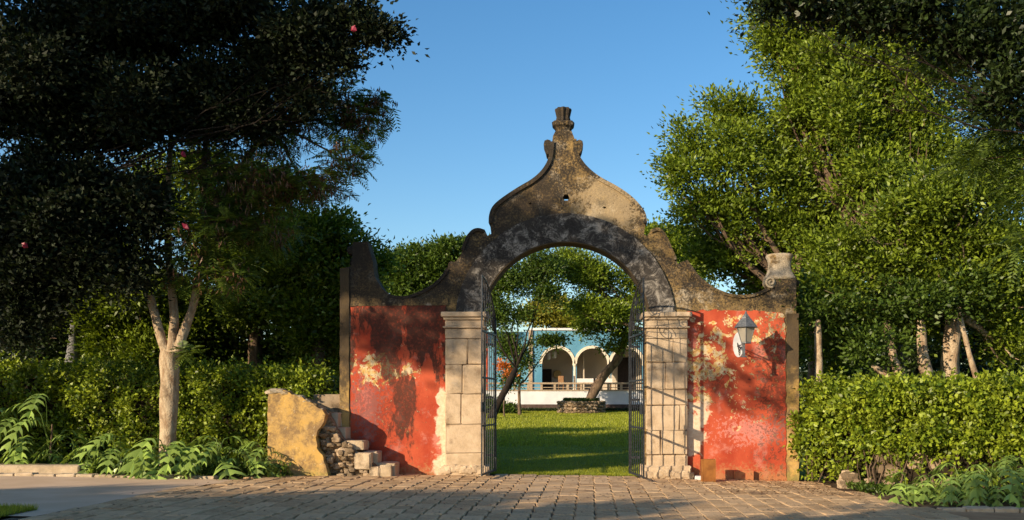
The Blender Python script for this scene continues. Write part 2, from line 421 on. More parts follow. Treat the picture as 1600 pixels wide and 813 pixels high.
def lumps(puffs, rng, k=8):
    o = []
    for p in puffs:
        p = np.array(p, float); o.append(tuple(p[:3]) + tuple(p[3:6] * .45))
        for i in range(k):
            u = nrm(rng.normal(size=3)); f = rng.uniform(.2, .5)
            o.append(tuple(p[:3] + u * p[3:6] * (1.1 - f) * rng.uniform(.75, 1.05)) + tuple(p[3:6] * f))
    return o
def leafcloud(puffs, nc, per, cr, L, Wd, rng, inner=.5, up=.35, stretch=.14):
    if nc > 150: puffs = lumps(puffs, rng)
    c, u = clumps(puffs, nc, rng, inner, stretch)
    k_ = rng.random(nc) < .13; c[k_] += u[k_] * rng.uniform(.1, .45, (k_.sum(), 1)) * min(1, 3 * cr)
    sz = rng.uniform(.45, 1.6, nc)
    off = rng.normal(size=(nc, per, 3)) * np.array([1, 1, .55]) * (cr * sz)[:, None, None] * .6
    p = (c[:, None, :] + off).reshape(-1, 3)
    d = (nrm(off) * .9 + u[:, None, :] * .5 + np.array([0, 0, up]) + rng.normal(size=off.shape) * .45).reshape(-1, 3)
    return leaves_at(p, d, L, Wd, rng, .2, np.repeat(u, per, 0) * .5)
def fronds(puffs, n, FL, pin, pl, pw, rng, inner=.3, droop=.5, out=.7):
    """compound leaves: 'pin' pairs of leaflets along an arching rachis"""
    c, u = clumps(puffs, n, rng, inner, .12)
    d = nrm(rng.normal(size=(n, 3)) * .8 + u * out + np.array([0, 0, .15])); d[:, 2] *= .6; d = nrm(d)
    s = nrm(np.cross(d, np.array([0, 0, 1.0]) + rng.normal(size=(n, 3)) * .15))
    fl = FL * rng.uniform(.7, 1.2, n); quads = []
    for i in range(pin):
        t = (i + .6) / pin
        b = c + d * (fl * t)[:, None] + np.array([0, 0, -1]) * (fl * droop * t * t)[:, None]
        k = math.sin(math.pi * (.12 + .8 * t)) * pl
        for sg in (-1, 1):
            ld = nrm(s * sg + d * .45 + np.array([0, 0, -.25]) + rng.normal(size=(n, 3)) * .06)
            ws = nrm(d - ld * (d * ld).sum(1, keepdims=True)) * pw * .5
            e = b + ld * k
            quads.append(np.stack([b, b + ld * k * .4 + ws, e, b + ld * k * .4 - ws], 1))
    e = c + d * fl[:, None] + np.array([0, 0, -1]) * (fl * droop)[:, None]
    m = c + d * (fl * .5)[:, None] + np.array([0, 0, -1]) * (fl * droop * .25)[:, None]
    r = np.array([0, 0, .004])
    quads.append(np.stack([c - r, m - r, m + r, c + r], 1)); quads.append(np.stack([m - r, e - r, e + r, m + r], 1))
    return np.concatenate(quads)
def addfoliage(name, V, m, parent, label=None):
    V = V - np.array(rootloc(parent))
    o = link(name, quadmesh(name, V), parent, m)
    if label: o['label'] = label
    return o
def bez(a, b, sag, n=7, wob=.1):
    a, b = Vector(a), Vector(b); L = (b - a).length; off = Vector([random.uniform(-9, 9) for _ in range(3)]); r = []
    for i in range(n + 1):
        t = i / n; p = a.lerp(b, t) + Vector(sag) * (4 * t * (1 - t))
        if 0 < i < n: p += mnoise.noise_vector(p * .9 + off) * wob * L * .25
        r.append(p)
    return r
def limbs(mb, fork, puffs, r0, twigs=4, wob=.15):
    for q in puffs:
        c = Vector(q[:3]); L = (c - fork).length
        pts = bez(fork, c, (0, 0, -.08 * L), 7, wob); mb.tube(pts, [r0 * (1 - .75 * i / 7) for i in range(8)], 6, wob=.3)
        for k in range(twigs):
            st = pts[random.randint(3, 6)]
            u = Vector([random.gauss(0, 1) for _ in range(3)]).normalized(); e = c + Vector((u.x * q[3], u.y * q[4], u.z * q[5])) * .85
            tp = bez(st, e, (0, 0, -.05 * L), 5, wob); mb.tube(tp, [r0 * .3 * (1 - .8 * i / 5) for i in range(6)], 4, False)
def pf(px, py, d, rpx, ry=None, rz=None, dep=None):
    """puff seen at (px,py), distance d, radius rpx photo pixels wide, ry high, dep deep"""
    k = d / F; p = P(px, py, d); rx = rpx * k; rzz = (ry or rpx * .8) * k
    return (p.x, p.y, p.z, rx, (dep * k if dep else rx), rzz)
def tree(label, base_px, d, fork_py, puffs, trunk_r, nc, per, cr, L, Wd, leaf, bark='bark', group=None, cat='tree', name='tree',
         lean=0, seed=1, twigs=3, limb=None, extra=None, basez=None, up=.35, inner=.5):
    rng = np.random.default_rng(seed); random.seed(seed)
    bx = (base_px - PX0) / F * d; by = d - D; z = gz(bx, by) if basez is None else basez
    t = thing(name, label, cat, (bx, by, z), group)
    fork = P(base_px + lean, fork_py, d); mb = MB(); b = Vector((bx, by, z - .1))
    mb.tube(bez(b, fork, (0, 0, 0), 6, .12), [trunk_r * (1.25 if i == 0 else 1) * (1 - .3 * i / 6) for i in range(7)], 10, wob=.35)
    limbs(mb, fork, puffs, limb or trunk_r * .5, twigs, .25)
    mb.build('trunk', M[bark], t, True)
    V = leafcloud(puffs, nc, per, cr, L, Wd, rng, inner, up, .10)
    addfoliage('crown', V, M[leaf], t)
    return t

# ================================================================== SETTING
def structure(o, name=None): return tag(o, kind='structure')
def sheet(name, m, xs, ys, dz, kind='structure'):
    V = [(x, y, gz(x, y) + dz) for y in ys for x in xs]; n = len(xs)
    Fc = [(j * n + i, j * n + i + 1, (j + 1) * n + i + 1, (j + 1) * n + i) for j in range(len(ys) - 1) for i in range(n - 1)]
    o = link(name, newmesh(name, V, Fc, True), None, m); return tag(o, kind=kind)
def lin(a, b, n): return [a + (b - a) * i / n for i in range(n + 1)]
sheet('ground', M['terrain'], [-1500, -300, -80] + lin(-40, -12, 8) + lin(-11, 9, 20) + lin(12, 40, 8) + [80, 300, 1500],
      [-400, -100] + lin(-40, 0, 20) + lin(1, 38, 24) + [45, 80, 200, 2000], -.06)
sheet('lawn', M['lawn'], lin(-26, 26, 40), [.52] + lin(1, 37, 40), -.012)
def polysheet(name, m, pts, dz):
    tr = tessellate_polygon([[Vector((a, b, 0)) for a, b in pts]])
    fs = []
    for t in tr:
        a, b, c = [pts[i] for i in t]; cr = (b[0] - a[0]) * (c[1] - a[1]) - (b[1] - a[1]) * (c[0] - a[0])
        fs.append(list(t) if cr > 0 else list(t)[::-1])
    bm = bmesh.new(); vs = [bm.verts.new((a, b, 0)) for a, b in pts]
    for f in fs: bm.faces.new([vs[i] for i in f])
    bmesh.ops.subdivide_edges(bm, edges=bm.edges[:], cuts=7, use_grid_fill=True)
    for v in bm.verts: v.co.z = gz(v.co.x, v.co.y) + dz
    bmesh.ops.triangulate(bm, faces=bm.faces[:])
    me = bpy.data.meshes.new(name); bm.to_mesh(me); bm.free(); return tag(link(name, me, None, m), kind='structure')
polysheet('planting_bed', M['soil'], [(-16, -1.75), (-5.2, -1.75), (-5.2, 2.2), (-16, 2.2)], -.02)
polysheet('planting_bed', M['soil'], [(5.05, -.5), (5.3, -2.3), (6.0, -5.3), (16, -5.6), (16, 2), (5.05, 2)], -.02)
polysheet('concrete_road', M['concrete'], [(-22, -8.4), (-6.95, -8.3), (-6.75, -4), (-6.2, -2.15), (-22, -2.15)], -.006)
polysheet('side_road', M['asphalt'], [(5.75, -16), (20, -16), (20, -5.75), (5.9, -5.75)], -.012)
polysheet('grass_verge', M['lawn'], [(-22, -16), (-7.2, -16), (-7.3, -7.55), (-22, -7.6)], .010)
polysheet('paving_bed', M['mortar'], [(-7.6, -16), (5.9, -16), (5.85, -5.6), (5.4, -2.6), (5.2, -.2), (5.0, .5), (-5.4, .5), (-7.2, -1.9), (-7.1, -5)], -.030)

# pavers ------------------------------------------------------------
def inpave(x, y):
    if y > .42: return False
    if y > .0 and not -1.55 < x < 1.5: return False
    l = -6.9 if y < -3.6 else -6.75 + (y + 3.6) * .32
    if y > -1.95: l = -7.0 + (y + 1.95) * .9
    r = 5.75 if y < -5.4 else 5.75 - (y + 5.4) * .12
    return l < x < r
pav = thing('stone_paving', None, None, (0, 0, 0)); del_keys = [k for k in pav.keys()]
pav['kind'] = 'structure'
protos = []
for k in range(14):
    random.seed(100 + k)
    b = .10; vs = []
    c = [(-.5, -.5), (.5, -.5), (.5, .5), (-.5, .5)]
    jc = [(random.uniform(-.03, .03), random.uniform(-.03, .03)) for _ in c]
    for sc_, z in ((1.0, -.05), (1.0, -.006), (.93, .006)):
        for i, (x, y) in enumerate(c):
            # corner and mid-side point, so that edges are uneven
            x2, y2 = c[(i + 1) % 4]
            vs.append(((x + jc[i][0]) * sc_, (y + jc[i][1]) * sc_, z + random.uniform(-.002, .002)))
            mx, my = (x + x2) / 2 * (1 + random.uniform(-.03, .02)), (y + y2) / 2 * (1 + random.uniform(-.03, .02))
            vs.append((mx * sc_, my * sc_, z + random.uniform(-.002, .002)))
    vs.append((0, 0, .008)); fs = []
    for l in range(2):
        for i in range(8): fs.append((l * 8 + i, l * 8 + (i + 1) % 8, (l + 1) * 8 + (i + 1) % 8, (l + 1) * 8 + i))
    for i in range(8): fs.append((16 + i, 16 + (i + 1) % 8, 24))
    me = newmesh('paver', vs, fs); me.materials.append(M['paver']); protos.append((me, vs, fs))
random.seed(5); slots = []
cw = .305; rot = math.atan(37 / F); col = -8.2
while col < 6.6:
    wd = cw * random.uniform(.93, 1.07) * (1.0 if abs(col) < 3.2 else random.choice([1, 1.15, 1.35]))
    y = .42 - random.uniform(0, .1)
    while y > -8.6:
        ln = random.uniform(.36, .72); cy = y - ln / 2; cx = col + wd / 2 - cy * math.tan(rot) * -1
        if inpave(cx, cy) and inpave(cx, cy + ln * .4 if cy < 0 else cy): slots.append((cx, cy, wd - .020, ln - .007, random.uniform(-.005, .005)))
        y -= ln
    col += wd
slots.sort(key=lambda q: (q[1] + 8) ** 2 + (q[0] * .35) ** 2 if q[1] > -8.4 else 999)
sv, sf = [], []
for i, (cx, cy, sx, sy, dz) in enumerate(slots):
    me, vs, fs = random.choice(protos); out = abs(cx) > 3.3
    jr = rot + random.uniform(-.008, .008) + (random.uniform(-.09, .09) if out else 0)
    tx, ty = random.uniform(-.007, .007), random.uniform(-.007, .007)
    MX = Matrix.Translation((cx, cy, gz(cx, cy) + dz)) @ Matrix.Rotation(jr, 4, 'Z') @ Matrix.Rotation(tx, 4, 'X') @ Matrix.Rotation(ty, 4, 'Y') @ Matrix.Diagonal((sx, sy, 1, 1))
    if i < 298:
        o = bpy.data.objects.new('paver', me); COL.objects.link(o); o.parent = pav; o.matrix_basis = MX
    else:
        k = len(sv); sv += [MX @ Vector(v) for v in vs]; sf += [[a + k for a in f] for f in fs]
o = link('paver_field', newmesh('paver_field', sv, sf), pav, M['paver']); o['kind'] = 'stuff'
# stray leaves, twigs and crumbs lying on the paving
rng = np.random.default_rng(3); n = 1500
xx = rng.uniform(-7, 5.8, n); yy = -rng.uniform(0, 1, n) ** 1.5 * 7.5 - .05
xx[:700] = rng.normal(4.2, 1.3, 700); yy[:700] = -rng.uniform(.1, 3.5, 700)
pp = np.array([(x, y, gz(x, y) + .016) for x, y in zip(xx, yy) if x < 5.9])
dd = rng.normal(size=pp.shape) * np.array([1, 1, .12])
tag(link('leaf_litter', quadmesh('leaf_litter', leaves_at(pp, dd, .05, .025, rng, 4)), None, M['pod']), kind='stuff')
# kerb stones
random.seed(9)
k1 = thing('kerb', None, None, (0, 0, 0)); k1['kind'] = 'structure'
x = -13.0
while x < -6.9:
    L = random.uniform(.28, .46); z = gz(x, -1.95)
    MB().stone(x, x + L - .02, -2.10, -1.82, z - .1, z + random.uniform(.02, .05), .02, .008).build('kerb_stone', M['step'], k1); x += L
x = 5.9
while x < 9.5:
    L = random.uniform(.35, .55); z = gz(x, -5.6)
    MB().stone(x, x + L - .02, -5.72, -5.46, z - .1, z + random.uniform(.03, .07), .02, .01).build('kerb_stone', M['step'], k1); x += L
z = gz(-10.8, -1)
o = MB().stone(-13.5, -9.75, -1.55, -.75, z - .05, z + .15, .02, .01).build('stone_slab', M['step']); tag(o, 'long low stone slab lying before the plants at the left edge', 'slab')

# ================================================================== GATEWAY
G_ = thing('gateway', 'weathered red and ochre arched hacienda gateway with baroque scrolled pediment', 'gateway', (0, 0, 0))
TH = .52
R_in, R_out = 134 / 72.381, 172 / 72.381; CX = X0(883.5); CZ = Z0(512); CZo = Z0(506)
pedL = [(767.7, 366), (765.8, 349), (766, 338), (769.5, 327), (777, 318), (795, 305), (814, 293), (832, 283), (847, 270), (857, 255), (861, 240), (861.7, 222), (867, 205)]
pedR = [(893, 205), (898.6, 218), (899.7, 238), (906, 250), (917, 264), (935.5, 279), (961, 292), (983.5, 307), (998, 321.5), (1007, 334), (1009, 349), (1006, 366)]
shR = [(1011, 369.5), (1017, 361), (1027.7, 356.6), (1037, 363), (1046, 382), (1056, 406), (1060, 414), (1065, 409), (1072, 407), (1080, 417), (1089, 431), (1106, 445.6), (1123, 455), (1140.5, 461), (1157.7, 463), (1171.5, 462), (1185, 458.5), (1201, 450), (1208, 436)]
shL = [(585, 430), (594, 448), (608, 462), (630, 466), (650.6, 460), (676, 447), (690, 434), (699, 420), (702, 407), (712, 410), (719, 400), (722, 391), (728, 374), (737, 361), (747, 357.6), (757, 361), (762, 369)]
def curve(l): return smoothline(pz(l), 2)
arcp = []
a0 = math.atan2(Z0(489) - CZ, X0(1008) - CX); a1 = math.atan2(Z0(489) - CZ, X0(757) - CX)
for i in range(41):
    a = a0 + (a1 - a0) * i / 40; arcp.append((CX + R_in * math.cos(a), CZ + R_in * math.sin(a)))
base = -.25
outline = ([(X0(534), base), (X0(757), base)] + [(X0(757), Z0(489))][:0] + [(X0(757), Z0(489) - .02)] + arcp[::-1] + [(X0(1008), Z0(489) - .02), (X0(1008), base), (X0(1243), base), (X0(1244), Z0(434))]
           + curve(shR)[::-1] + curve(pedR)[::-1] + curve(pedL)[::-1] + curve(shL)[::-1] + pz([(581, 405), (577, 390), (574, 378), (551, 378), (549, 416), (534, 419)]))
outline = refine(outline, .05, .010)
hexh = [(X0(884.6) + .075 * math.cos(R(60 * i)), Z0(308.6) + .075 * math.sin(R(60 * i))) for i in range(6)]
def ell(px, py, a, b, n=7): return [(X0(px) + a * math.cos(2 * math.pi * i / n), Z0(py) + b * math.sin(2 * math.pi * i / n)) for i in range(n)]
MB().slab(outline, 0, TH, [hexh, ell(944.7, 324.5, .035, .022), ell(828.5, 318, .03, .02)]).build('masonry_body', M['masonry'], G_)

# arch ring
ring = []
b0 = math.atan2(Z0(489) - CZo, X0(1052) - CX); b1 = math.pi - b0
ri = [(CX + (R_in + .004) * math.cos(a0 + (a1 - a0) * i / 40), CZ + (R_in + .004) * math.sin(a0 + (a1 - a0) * i / 40)) for i in range(41)]
ro = [(CX + R_out * math.cos(b0 + (b1 - b0) * i / 48), CZo + R_out * math.sin(b0 + (b1 - b0) * i / 48)) for i in range(49)]
MB().slab(refine(ri[::-1] + ro, .06, .006), -.055, .002).build('arch_ring', M['ring'], G_)
# intrados lining, a little proud
li = [(CX + (R_in - .02) * math.cos(a0 + (a1 - a0) * i / 40), CZ + (R_in - .02) * math.sin(a0 + (a1 - a0) * i / 40)) for i in range(41)]
MB().slab(ri[::-1] + li, -.045, TH + .01).build('arch_lining', M['yellow'], G_)

# coping: moulded strip following the curved tops
def copingstrip(line, w0, proud=.05, over=.03):
    n = len(line); inn = []; outn = []
    for i in range(n):
        a = Vector(line[max(0, i - 1)]); b = Vector(line[min(n - 1, i + 1)]); t = (b - a).normalized(); nn = Vector((-t.y, t.x))
        outn.append(tuple(Vector(line[i]) + nn * over)); inn.append(tuple(Vector(line[i]) - nn * w0))
    return outn[::-1] + inn, inn
for l in (pedL[:-1], pedR[1:][::1]):
    pass
def rr(l): return smoothline(pz(l), 2)
for l in (pedL[1:-1], pedR[1:-1]):
    o_, i_ = copingstrip(rr(l), .055); MB().slab(o_, -.05, TH + .03).build('coping', M['coping'], G_)
for l in (shR[8:-1], shL[2:8], shR[1:6], shL[11:16]):
    o_, i_ = copingstrip(rr(l), .045, over=.022); MB().slab(o_, -.04, TH + .02).build('coping', M['coping'] if l[0][0] < 900 else M['masonry'], G_)
def volute(px, py, r, turns=1.5, dirn=1, start=0, tk=.035, m='masonry'):
    c = (X0(px), Z0(py)); pts = []
    for i in range(int(28 * turns) + 1):
        t = i / (28 * turns); a = start + dirn * 2 * math.pi * turns * t; q = r * (1 - .85 * t); pts.append((c[0] + q * math.cos(a), -.03, c[1] + q * math.sin(a)))
    mb = MB(); mb.tube(pts, [tk * (1 - .3 * i / len(pts)) for i in range(len(pts))], 7)
    mb.lathe([(r * 1.02, 0), (r * 1.02, .3)], (0, 0, 0), 14)
    v = mb.v[-28:]
    for q in v: q.xyz = (c[0] + q.x, -.01 + q.z, c[1] + q.y)
    mb.build('volute', M[m], G_)
volute(1204, 441, .115, 1.6, -1, -1.2, .03, 'pale_masonry')
# side rolls on the neck
for px, s in ((855.5, -1), (905.5, 1)):
    mb = MB(); pts = []
    c = (X0(px), Z0(228))
    mb.slab(refine([(c[0] + s * a, c[1] + b) for a, b in [(-.10, -.12), (-.04, -.20), (.02, -.17), (.05, -.08), (.075, .02), (.06, .10), (.0, .125), (-.06, .10), (-.09, .0)]][::s], .05, .008), -.04, TH * .8)
    mb.build('neck_roll', M['coping'], G_)
# neck cap and fluted finial (solid, square-ish plan)
def sqlathe(prof, cx, cy, cz, k=.9):
    mb = MB(); n = 16; idx = []
    for r, z in prof:
        for q in range(n):
            a = 2 * math.pi * q / n; c, s_ = math.cos(a), math.sin(a); e = (abs(c) ** 4 + abs(s_) ** 4) ** -.25
            mb.v.append(Vector((cx + r * e * c, cy + r * e * s_ * k, cz + z)))
    for i in range(len(prof) - 1):
        for q in range(n): mb.f.append([i * n + q, i * n + (q + 1) % n, (i + 1) * n + (q + 1) % n, (i + 1) * n + q])
    mb.f.append(list(range(n))[::-1]); mb.f.append([(len(prof) - 1) * n + q for q in range(n)]); return mb
fx = X0(880)
nk = sqlathe([(.16, 0), (.175, .05), (.16, .10), (.19, .16), (.235, .20), (.245, .27), (.225, .29), (.16, .30)], fx, TH / 2, Z0(208), 1.0)
for v in nk.v: v += mnoise.noise_vector(v * 9) * .008
nk.build('finial_base', M['masonry'], G_)
MB().lathe([(.13, 0), (.145, .04), (.13, .10), (.15, .2), (.165, .27), (.15, .30), (.08, .29)], (fx, TH / 2, Z0(186)), 32, .13, 8).build('finial', M['coping'], G_)
# right end pedestal, left eroded stump
pd = sqlathe([(.335, 0), (.33, .05), (.30, .09), (.255, .18), (.235, .26), (.235, .36), (.255, .44), (.285, .50), (.275, .55), (.24, .56)], X0(1222), TH / 2, Z0(435.5), .85)
for v in pd.v: v += mnoise.noise_vector(v * 7) * .012
pd.build('end_pedestal', M['pale_masonry'], G_, True)
for py in (440, 472):
    MB().rock((X0(1248), TH * .4, Z0(py)), .09, .7, 1, 1).build('side_knob', M['masonry'], G_, True)
st = MB()
for i in range(14): st.rock((X0(random.uniform(548, 572)), random.uniform(.08, .45), Z0(random.uniform(377, 425))), random.uniform(.10, .2), 1, 1, .8)
st.build('broken_stump', M['coping'], G_)
# red plaster fields, ragged edge against the piers
MB().slab(refine(pz([(548, 480), (697, 474), (697, 760), (548, 760)]), .06, .012), -.018, .003).build('red_plaster', M['red'], G_)
rp = refine(pz([(1073, 487), (1110, 485), (1175, 486), (1222, 488), (1226, 495), (1227, 520), (1228, 770), (1073, 770)]), .05, .02)
MB().slab(rp, -.020, .003).build('red_plaster', M['red'], G_)
# yellow edge pilasters with a fine gap
MB().slab(refine(pz([(532, 419), (546, 419), (546, 765), (531, 765)]), .07, .008), -.045, TH + .02).build('edge_pilaster', M['yellow'], G_)
MB().slab(refine(pz([(1229, 490), (1247, 490), (1248, 772), (1229, 772)]), .07, .008), -.045, TH + .02).build('edge_pilaster', M['yellow'], G_)
MB().slab(refine(pz([(548, 466), (700, 466), (700, 477), (548, 479)]), .07, .008), -.03, .003).build('cornice_band', M['masonry'], G_)
# small red block at the foot of the right wall
zb = gz(3.7, 0)
MB().stone(X0(1146), X0(1176), -.16, -.021, zb - .05, zb + .20, .01, .004).build('wall_block', M['red'], G_)

def pier(x0, x1, caplo, cuts, fy=-.17):
    p = bpy.data.objects.new('pier', None); COL.objects.link(p); p.parent = G_; p.empty_display_size = .2
    p.location = ((x0 + x1) / 2, 0, 0)
    # mortar core
    MB().box(x0 + .03, x1 - .03, fy + .03, TH - .03, -.3, Z0(500)).build('core', M['mortar'], p)
    for (za, zb_, xs) in cuts:
        e = [x0] + [X0(v) if v > 5 else v for v in xs] + [x1]
        for a, b in zip(e, e[1:]):
            pr = random.uniform(-.012, .012)
            MB().stone(a + .007, b - .007, fy + pr, TH - .01, Z0(za) + .007, Z0(zb_) - .007, random.uniform(.014, .028), .011, 2).build('stone_block', M['pier'], p)
    # rounded rough base
    z0 = gz(x0, 0) - .1
    mb = MB()
    mb.stone(x0 - .09, x1 + .07, fy - .07, TH, z0, Z0(727), .05, .02, 2)
    for i in range(9):
        t = i / 8; mb.rock((x0 - .05 + t * (x1 - x0 + .08), fy - .05, z0 + .2 + random.uniform(-.05, .04)), .11, 1.1, .7, 1)
    mb.build('pier_base', M['pier'], p)
    # capital: stacked mouldings
    w = .0
    for nm, a, b, o_ in (('necking', 530, 514.5, .0), ('astragal', 514, 511, .045), ('frieze', 511, 501.5, .0), ('cap_moulding', 501, 497, .035), ('cap_moulding', 496.6, 489, .085)):
        MB().stone(x0 - o_, x1 + o_, fy - o_, TH + o_ * .5, Z0(a) + .002, Z0(b), .012, .003, 1).build(nm, M['pier'], p)
    return p
random.seed(21)
pier(X0(697), X0(757), 0, [(570, 530, [731.6]), (616, 570, [724]), (662.7, 616, [722]), (707.5, 662.7, []), (730, 707.5, [])])
pier(X0(1009), X0(1073), 0, [(567, 530, [1050]), (609, 567, [1039]), (633.5, 609, []), (672, 633.5, [1060]), (710, 672, [1031]), (733, 710, [])])

# ------------------------------------------------------------------ iron gate leaves
def gateleaf(hx, hy, nx, ny, label):
    L = math.hypot(nx - hx, ny - hy); rz = math.atan2(ny - hy, nx - hx)
    g = thing('iron_gate', label, 'gate', (hx, hy, gz(hx, 0) + .08), 'open wrought iron gate leaves', rz)
    def B(mb, name):
        me = newmesh(name, mb.v, mb.f); bm = bmesh.new(); bm.from_mesh(me); bmesh.ops.recalc_face_normals(bm, faces=bm.faces[:]); bm.to_mesh(me); bm.free()
        return link(name, me, g, M['iron'])
    def top(t): return 3.28 + .78 * math.sin(min(1, t) * math.pi / 2) ** .8      # arched head, highest at the meeting stile
    B(MB().box(-.025, .025, -.02, .02, 0, top(0)), 'stile'); B(MB().box(L - .045, L, -.014, .014, 0, top(1)), 'stile')
    zr = [.03, 1.02, 2.0, 2.95]
    for z in zr: B(MB().box(.031, L - .046, -.022, .022, z - .018, z + .018), 'rail')
    nb = 7
    for i in range(1, nb):
        x = L * i / nb; B(MB().box(x - .008, x + .008, -.008, .008, .05, 2.93), 'bar')
        B(MB().box(x + L / nb / 2 - .005, x + L / nb / 2 + .005, -.005, .005, 2.97, top((x + L / nb / 2) / L) - .02), 'thin_bar') if i < nb - 1 else None
    pts = [(L * t, 0, top(t)) for t in lin(0, 1, 16)]
    B(MB().tube(pts, .02, 5), 'arched_top_rail')
    # sunburst rays from the foot of the hinge stile
    for k in range(9):
        a = R(12 + k * 9.5); ex = math.cos(a); ez = math.sin(a); l = 0.1
        while l < 2 and ex * l < L - .06 and 2.98 + ez * l < top(ex * l / L) - .03: l += .02
        B(MB().tube([(0.05, 0, 2.99), (0.03 + ex * l, 0, 2.98 + ez * l)], .0075, 4), 'ray')
    for (cx, cz, r, s) in ((L * .62, 3.32, .17, 1), (L * .30, 3.18, .11, -1), (L * .84, 3.66, .13, 1), (L * .5, 3.66, .12, -1)):
        pts = [(cx + r * (1 - .8 * i / 30) * math.cos(s * i * .36), 0, cz + r * (1 - .8 * i / 30) * math.sin(s * i * .36)) for i in range(31)]
        B(MB().tube(pts, .009, 5), 'scroll')
    B(MB().box(L - .22, L - .05, -.03, .03, 1.30, 1.5), 'lock_box')
    for z in (.35, 1.6, 2.75): B(MB().box(-.21 , -.028, -.02, .02, z - .025, z + .025), 'hinge').rotation_euler = (0, 0, 0)
    # hinge straps must reach sideways to the jamb
    for c in g.children:
        if c.name.startswith('hinge'): c.rotation_euler = (0, 0, (math.pi if hx > 0 else 0) - rz)
    return g
gateleaf(-1.54, .1, -1.715, -1.34, 'dark iron gate leaf standing open against the left stone pier')
gateleaf(1.375, .1, 1.565, -1.34, 'grey iron gate leaf standing open against the right stone pier')

# ------------------------------------------------------------------ wall lantern
lx = 3.42; ly = -.78
LN = thing('wall_lantern', 'grey metal lantern on a bracket on the red wall right of the arch', 'lantern', (lx + .1, 0, 2.7))
k = (D + ly) / F
def LZ(py): return H + (PY0 - py) * k
def LX(px): return (px - PX0) * k
cx = LX(1165.5)
def frust(mb, w0, z0, w1, z1, n=4, rot=45):
    vs = [(cx + w * math.cos(R(rot + 360 / n * i)), ly + w * math.sin(R(rot + 360 / n * i)), z) for w, z in ((w0, z0), (w1, z1)) for i in range(n)]
    mb.add(vs, [list(range(n))[::-1], list(range(n, 2 * n))] + [[i, (i + 1) % n, n + (i + 1) % n, n + i] for i in range(n)])
mb = MB(); N6 = 6; r0 = 20
frust(mb, .275, LZ(512), .115, LZ(498), N6, r0); mb.build('roof', M['lead'], LN)
mb = MB(); frust(mb, .10, LZ(498) + .002, .095, LZ(495.5), N6, r0); frust(mb, .085, LZ(495.5) + .001, .03, LZ(490), N6, r0); mb.lathe([(.018, 0), (.024, .02), (.008, .05)], (cx, ly, LZ(490)), 8); mb.build('roof_finial', M['lead'], LN)
wt, wb = .20, .105
for i in range(N6):
    a = [R(r0 + 60 * (i + q)) for q in (0, 1)]; zt, zb2 = LZ(512.5), LZ(535)
    c4 = [Vector((cx + w * math.cos(t), ly + w * math.sin(t), z)) for w, z in ((wt, zt), (wb, zb2)) for t in a]
    cen = sum(c4, Vector()) / 4; q4 = [v.lerp(cen, .04) for v in c4]; nrmv = (c4[1] - c4[0]).cross(c4[2] - c4[0]).normalized() * .004
    MB().add([v + nrmv * s for s in (-1, 1) for v in (q4[0], q4[1], q4[3], q4[2])], [(0, 1, 2, 3), (7, 6, 5, 4), (0, 4, 5, 1), (1, 5, 6, 2), (2, 6, 7, 3), (3, 7, 4, 0)]).build('glass_pane', M['glass'], LN)
    MB().tube([c4[0], c4[2]], .011, 5).build('cage_bar', M['lead'], LN)
mb = MB(); frust(mb, wb + .015, LZ(537), wb + .015, LZ(535), N6, r0); mb.build('base_plate', M['lead'], LN)
mb = MB(); frust(mb, .20, LZ(513) , .215, LZ(512) - .001, N6, r0); mb.build('top_rim', M['lead'], LN)
MB().box(cx - .075, cx - .02, ly - .02, ly + .02, LZ(556), LZ(534)).box(cx - .10, cx + .01, ly - .025, ly + .025, LZ(558.5), LZ(556.2)).build('drop_post', M['lead'], LN)
ax = cx - .045
MB().tube([(ax, ly, LZ(538)), (ax, -.02, LZ(538))], .013, 6).build('bracket_arm', M['iron'], LN)
pts = [(ax, ly * (1 - t), LZ(556) + .34 * t + .10 * math.sin(t * math.pi * 2)) for t in lin(0, 1, 20)]
MB().tube(pts, .011, 6).build('bracket_scroll', M['iron'], LN)
pts = [(ax, -.28 + .11 * (1 - .7 * i / 26) * math.cos(i * .4), LZ(538) - .13 + .11 * (1 - .7 * i / 26) * math.sin(i * .4)) for i in range(27)]
MB().tube(pts, .008, 5).build('bracket_curl', M['iron'], LN)
ov = [(ax + .02 + .115 * math.cos(2 * math.pi * i / 24), LZ(531) - .06 + .27 * math.sin(2 * math.pi * i / 24)) for i in range(24)]
MB().slab(ov, -.032, -.019).build('wall_plate', M['white'], LN)

# ------------------------------------------------------------------ yellow stub wall and ruined steps
ST = thing('stub_wall', 'broken yellow plastered stub wall with jagged right edge left of the steps', 'wall', (-6, -1, .1))
kf = (D - 1.05) / F
def q(l, d=D - 1.05): return [((a - PX0) / F * d, H + (PY0 - b) / F * d) for a, b in l]
face = q([(420, 760), (418, 700), (418, 640), (419, 615), (424, 610), (437, 609), (448, 612), (455, 617), (468, 618), (480, 626), (492, 634), (503, 640), (509, 648), (506, 660), (497, 672), (493, 684), (496, 700), (503, 712), (509, 728), (512, 745), (514, 760)])
MB().slab(refine(face, .05, .014), -1.05, -.75).build('yellow_plaster', M['yellow'], ST)
bk = q([(421, 760), (421, 640), (423, 614), (440, 612), (452, 618), (480, 628), (498, 640), (498, 760)], D - .74)
MB().slab(refine(bk, .06, .02), -.745, -.0).build('wall_core', M['rubble'], ST)
mb = MB(); random.seed(31)
for px, py, r in ((425, 613, .13), (436, 611, .15), (447, 614, .12), (458, 619, .10), (468, 621, .11), (478, 627, .11), (489, 634, .12), (499, 641, .10)):
    p = P(px, py, D - .95); mb.rock(p, r, 1.3, 1.2, .5)
mb.build('broken_top', M['pale_masonry'], ST)
SP = thing('ruined_steps', 'ruined rubble stone steps climbing left against the red wall', 'steps', (-4.6, -.5, .08))
random.seed(33)
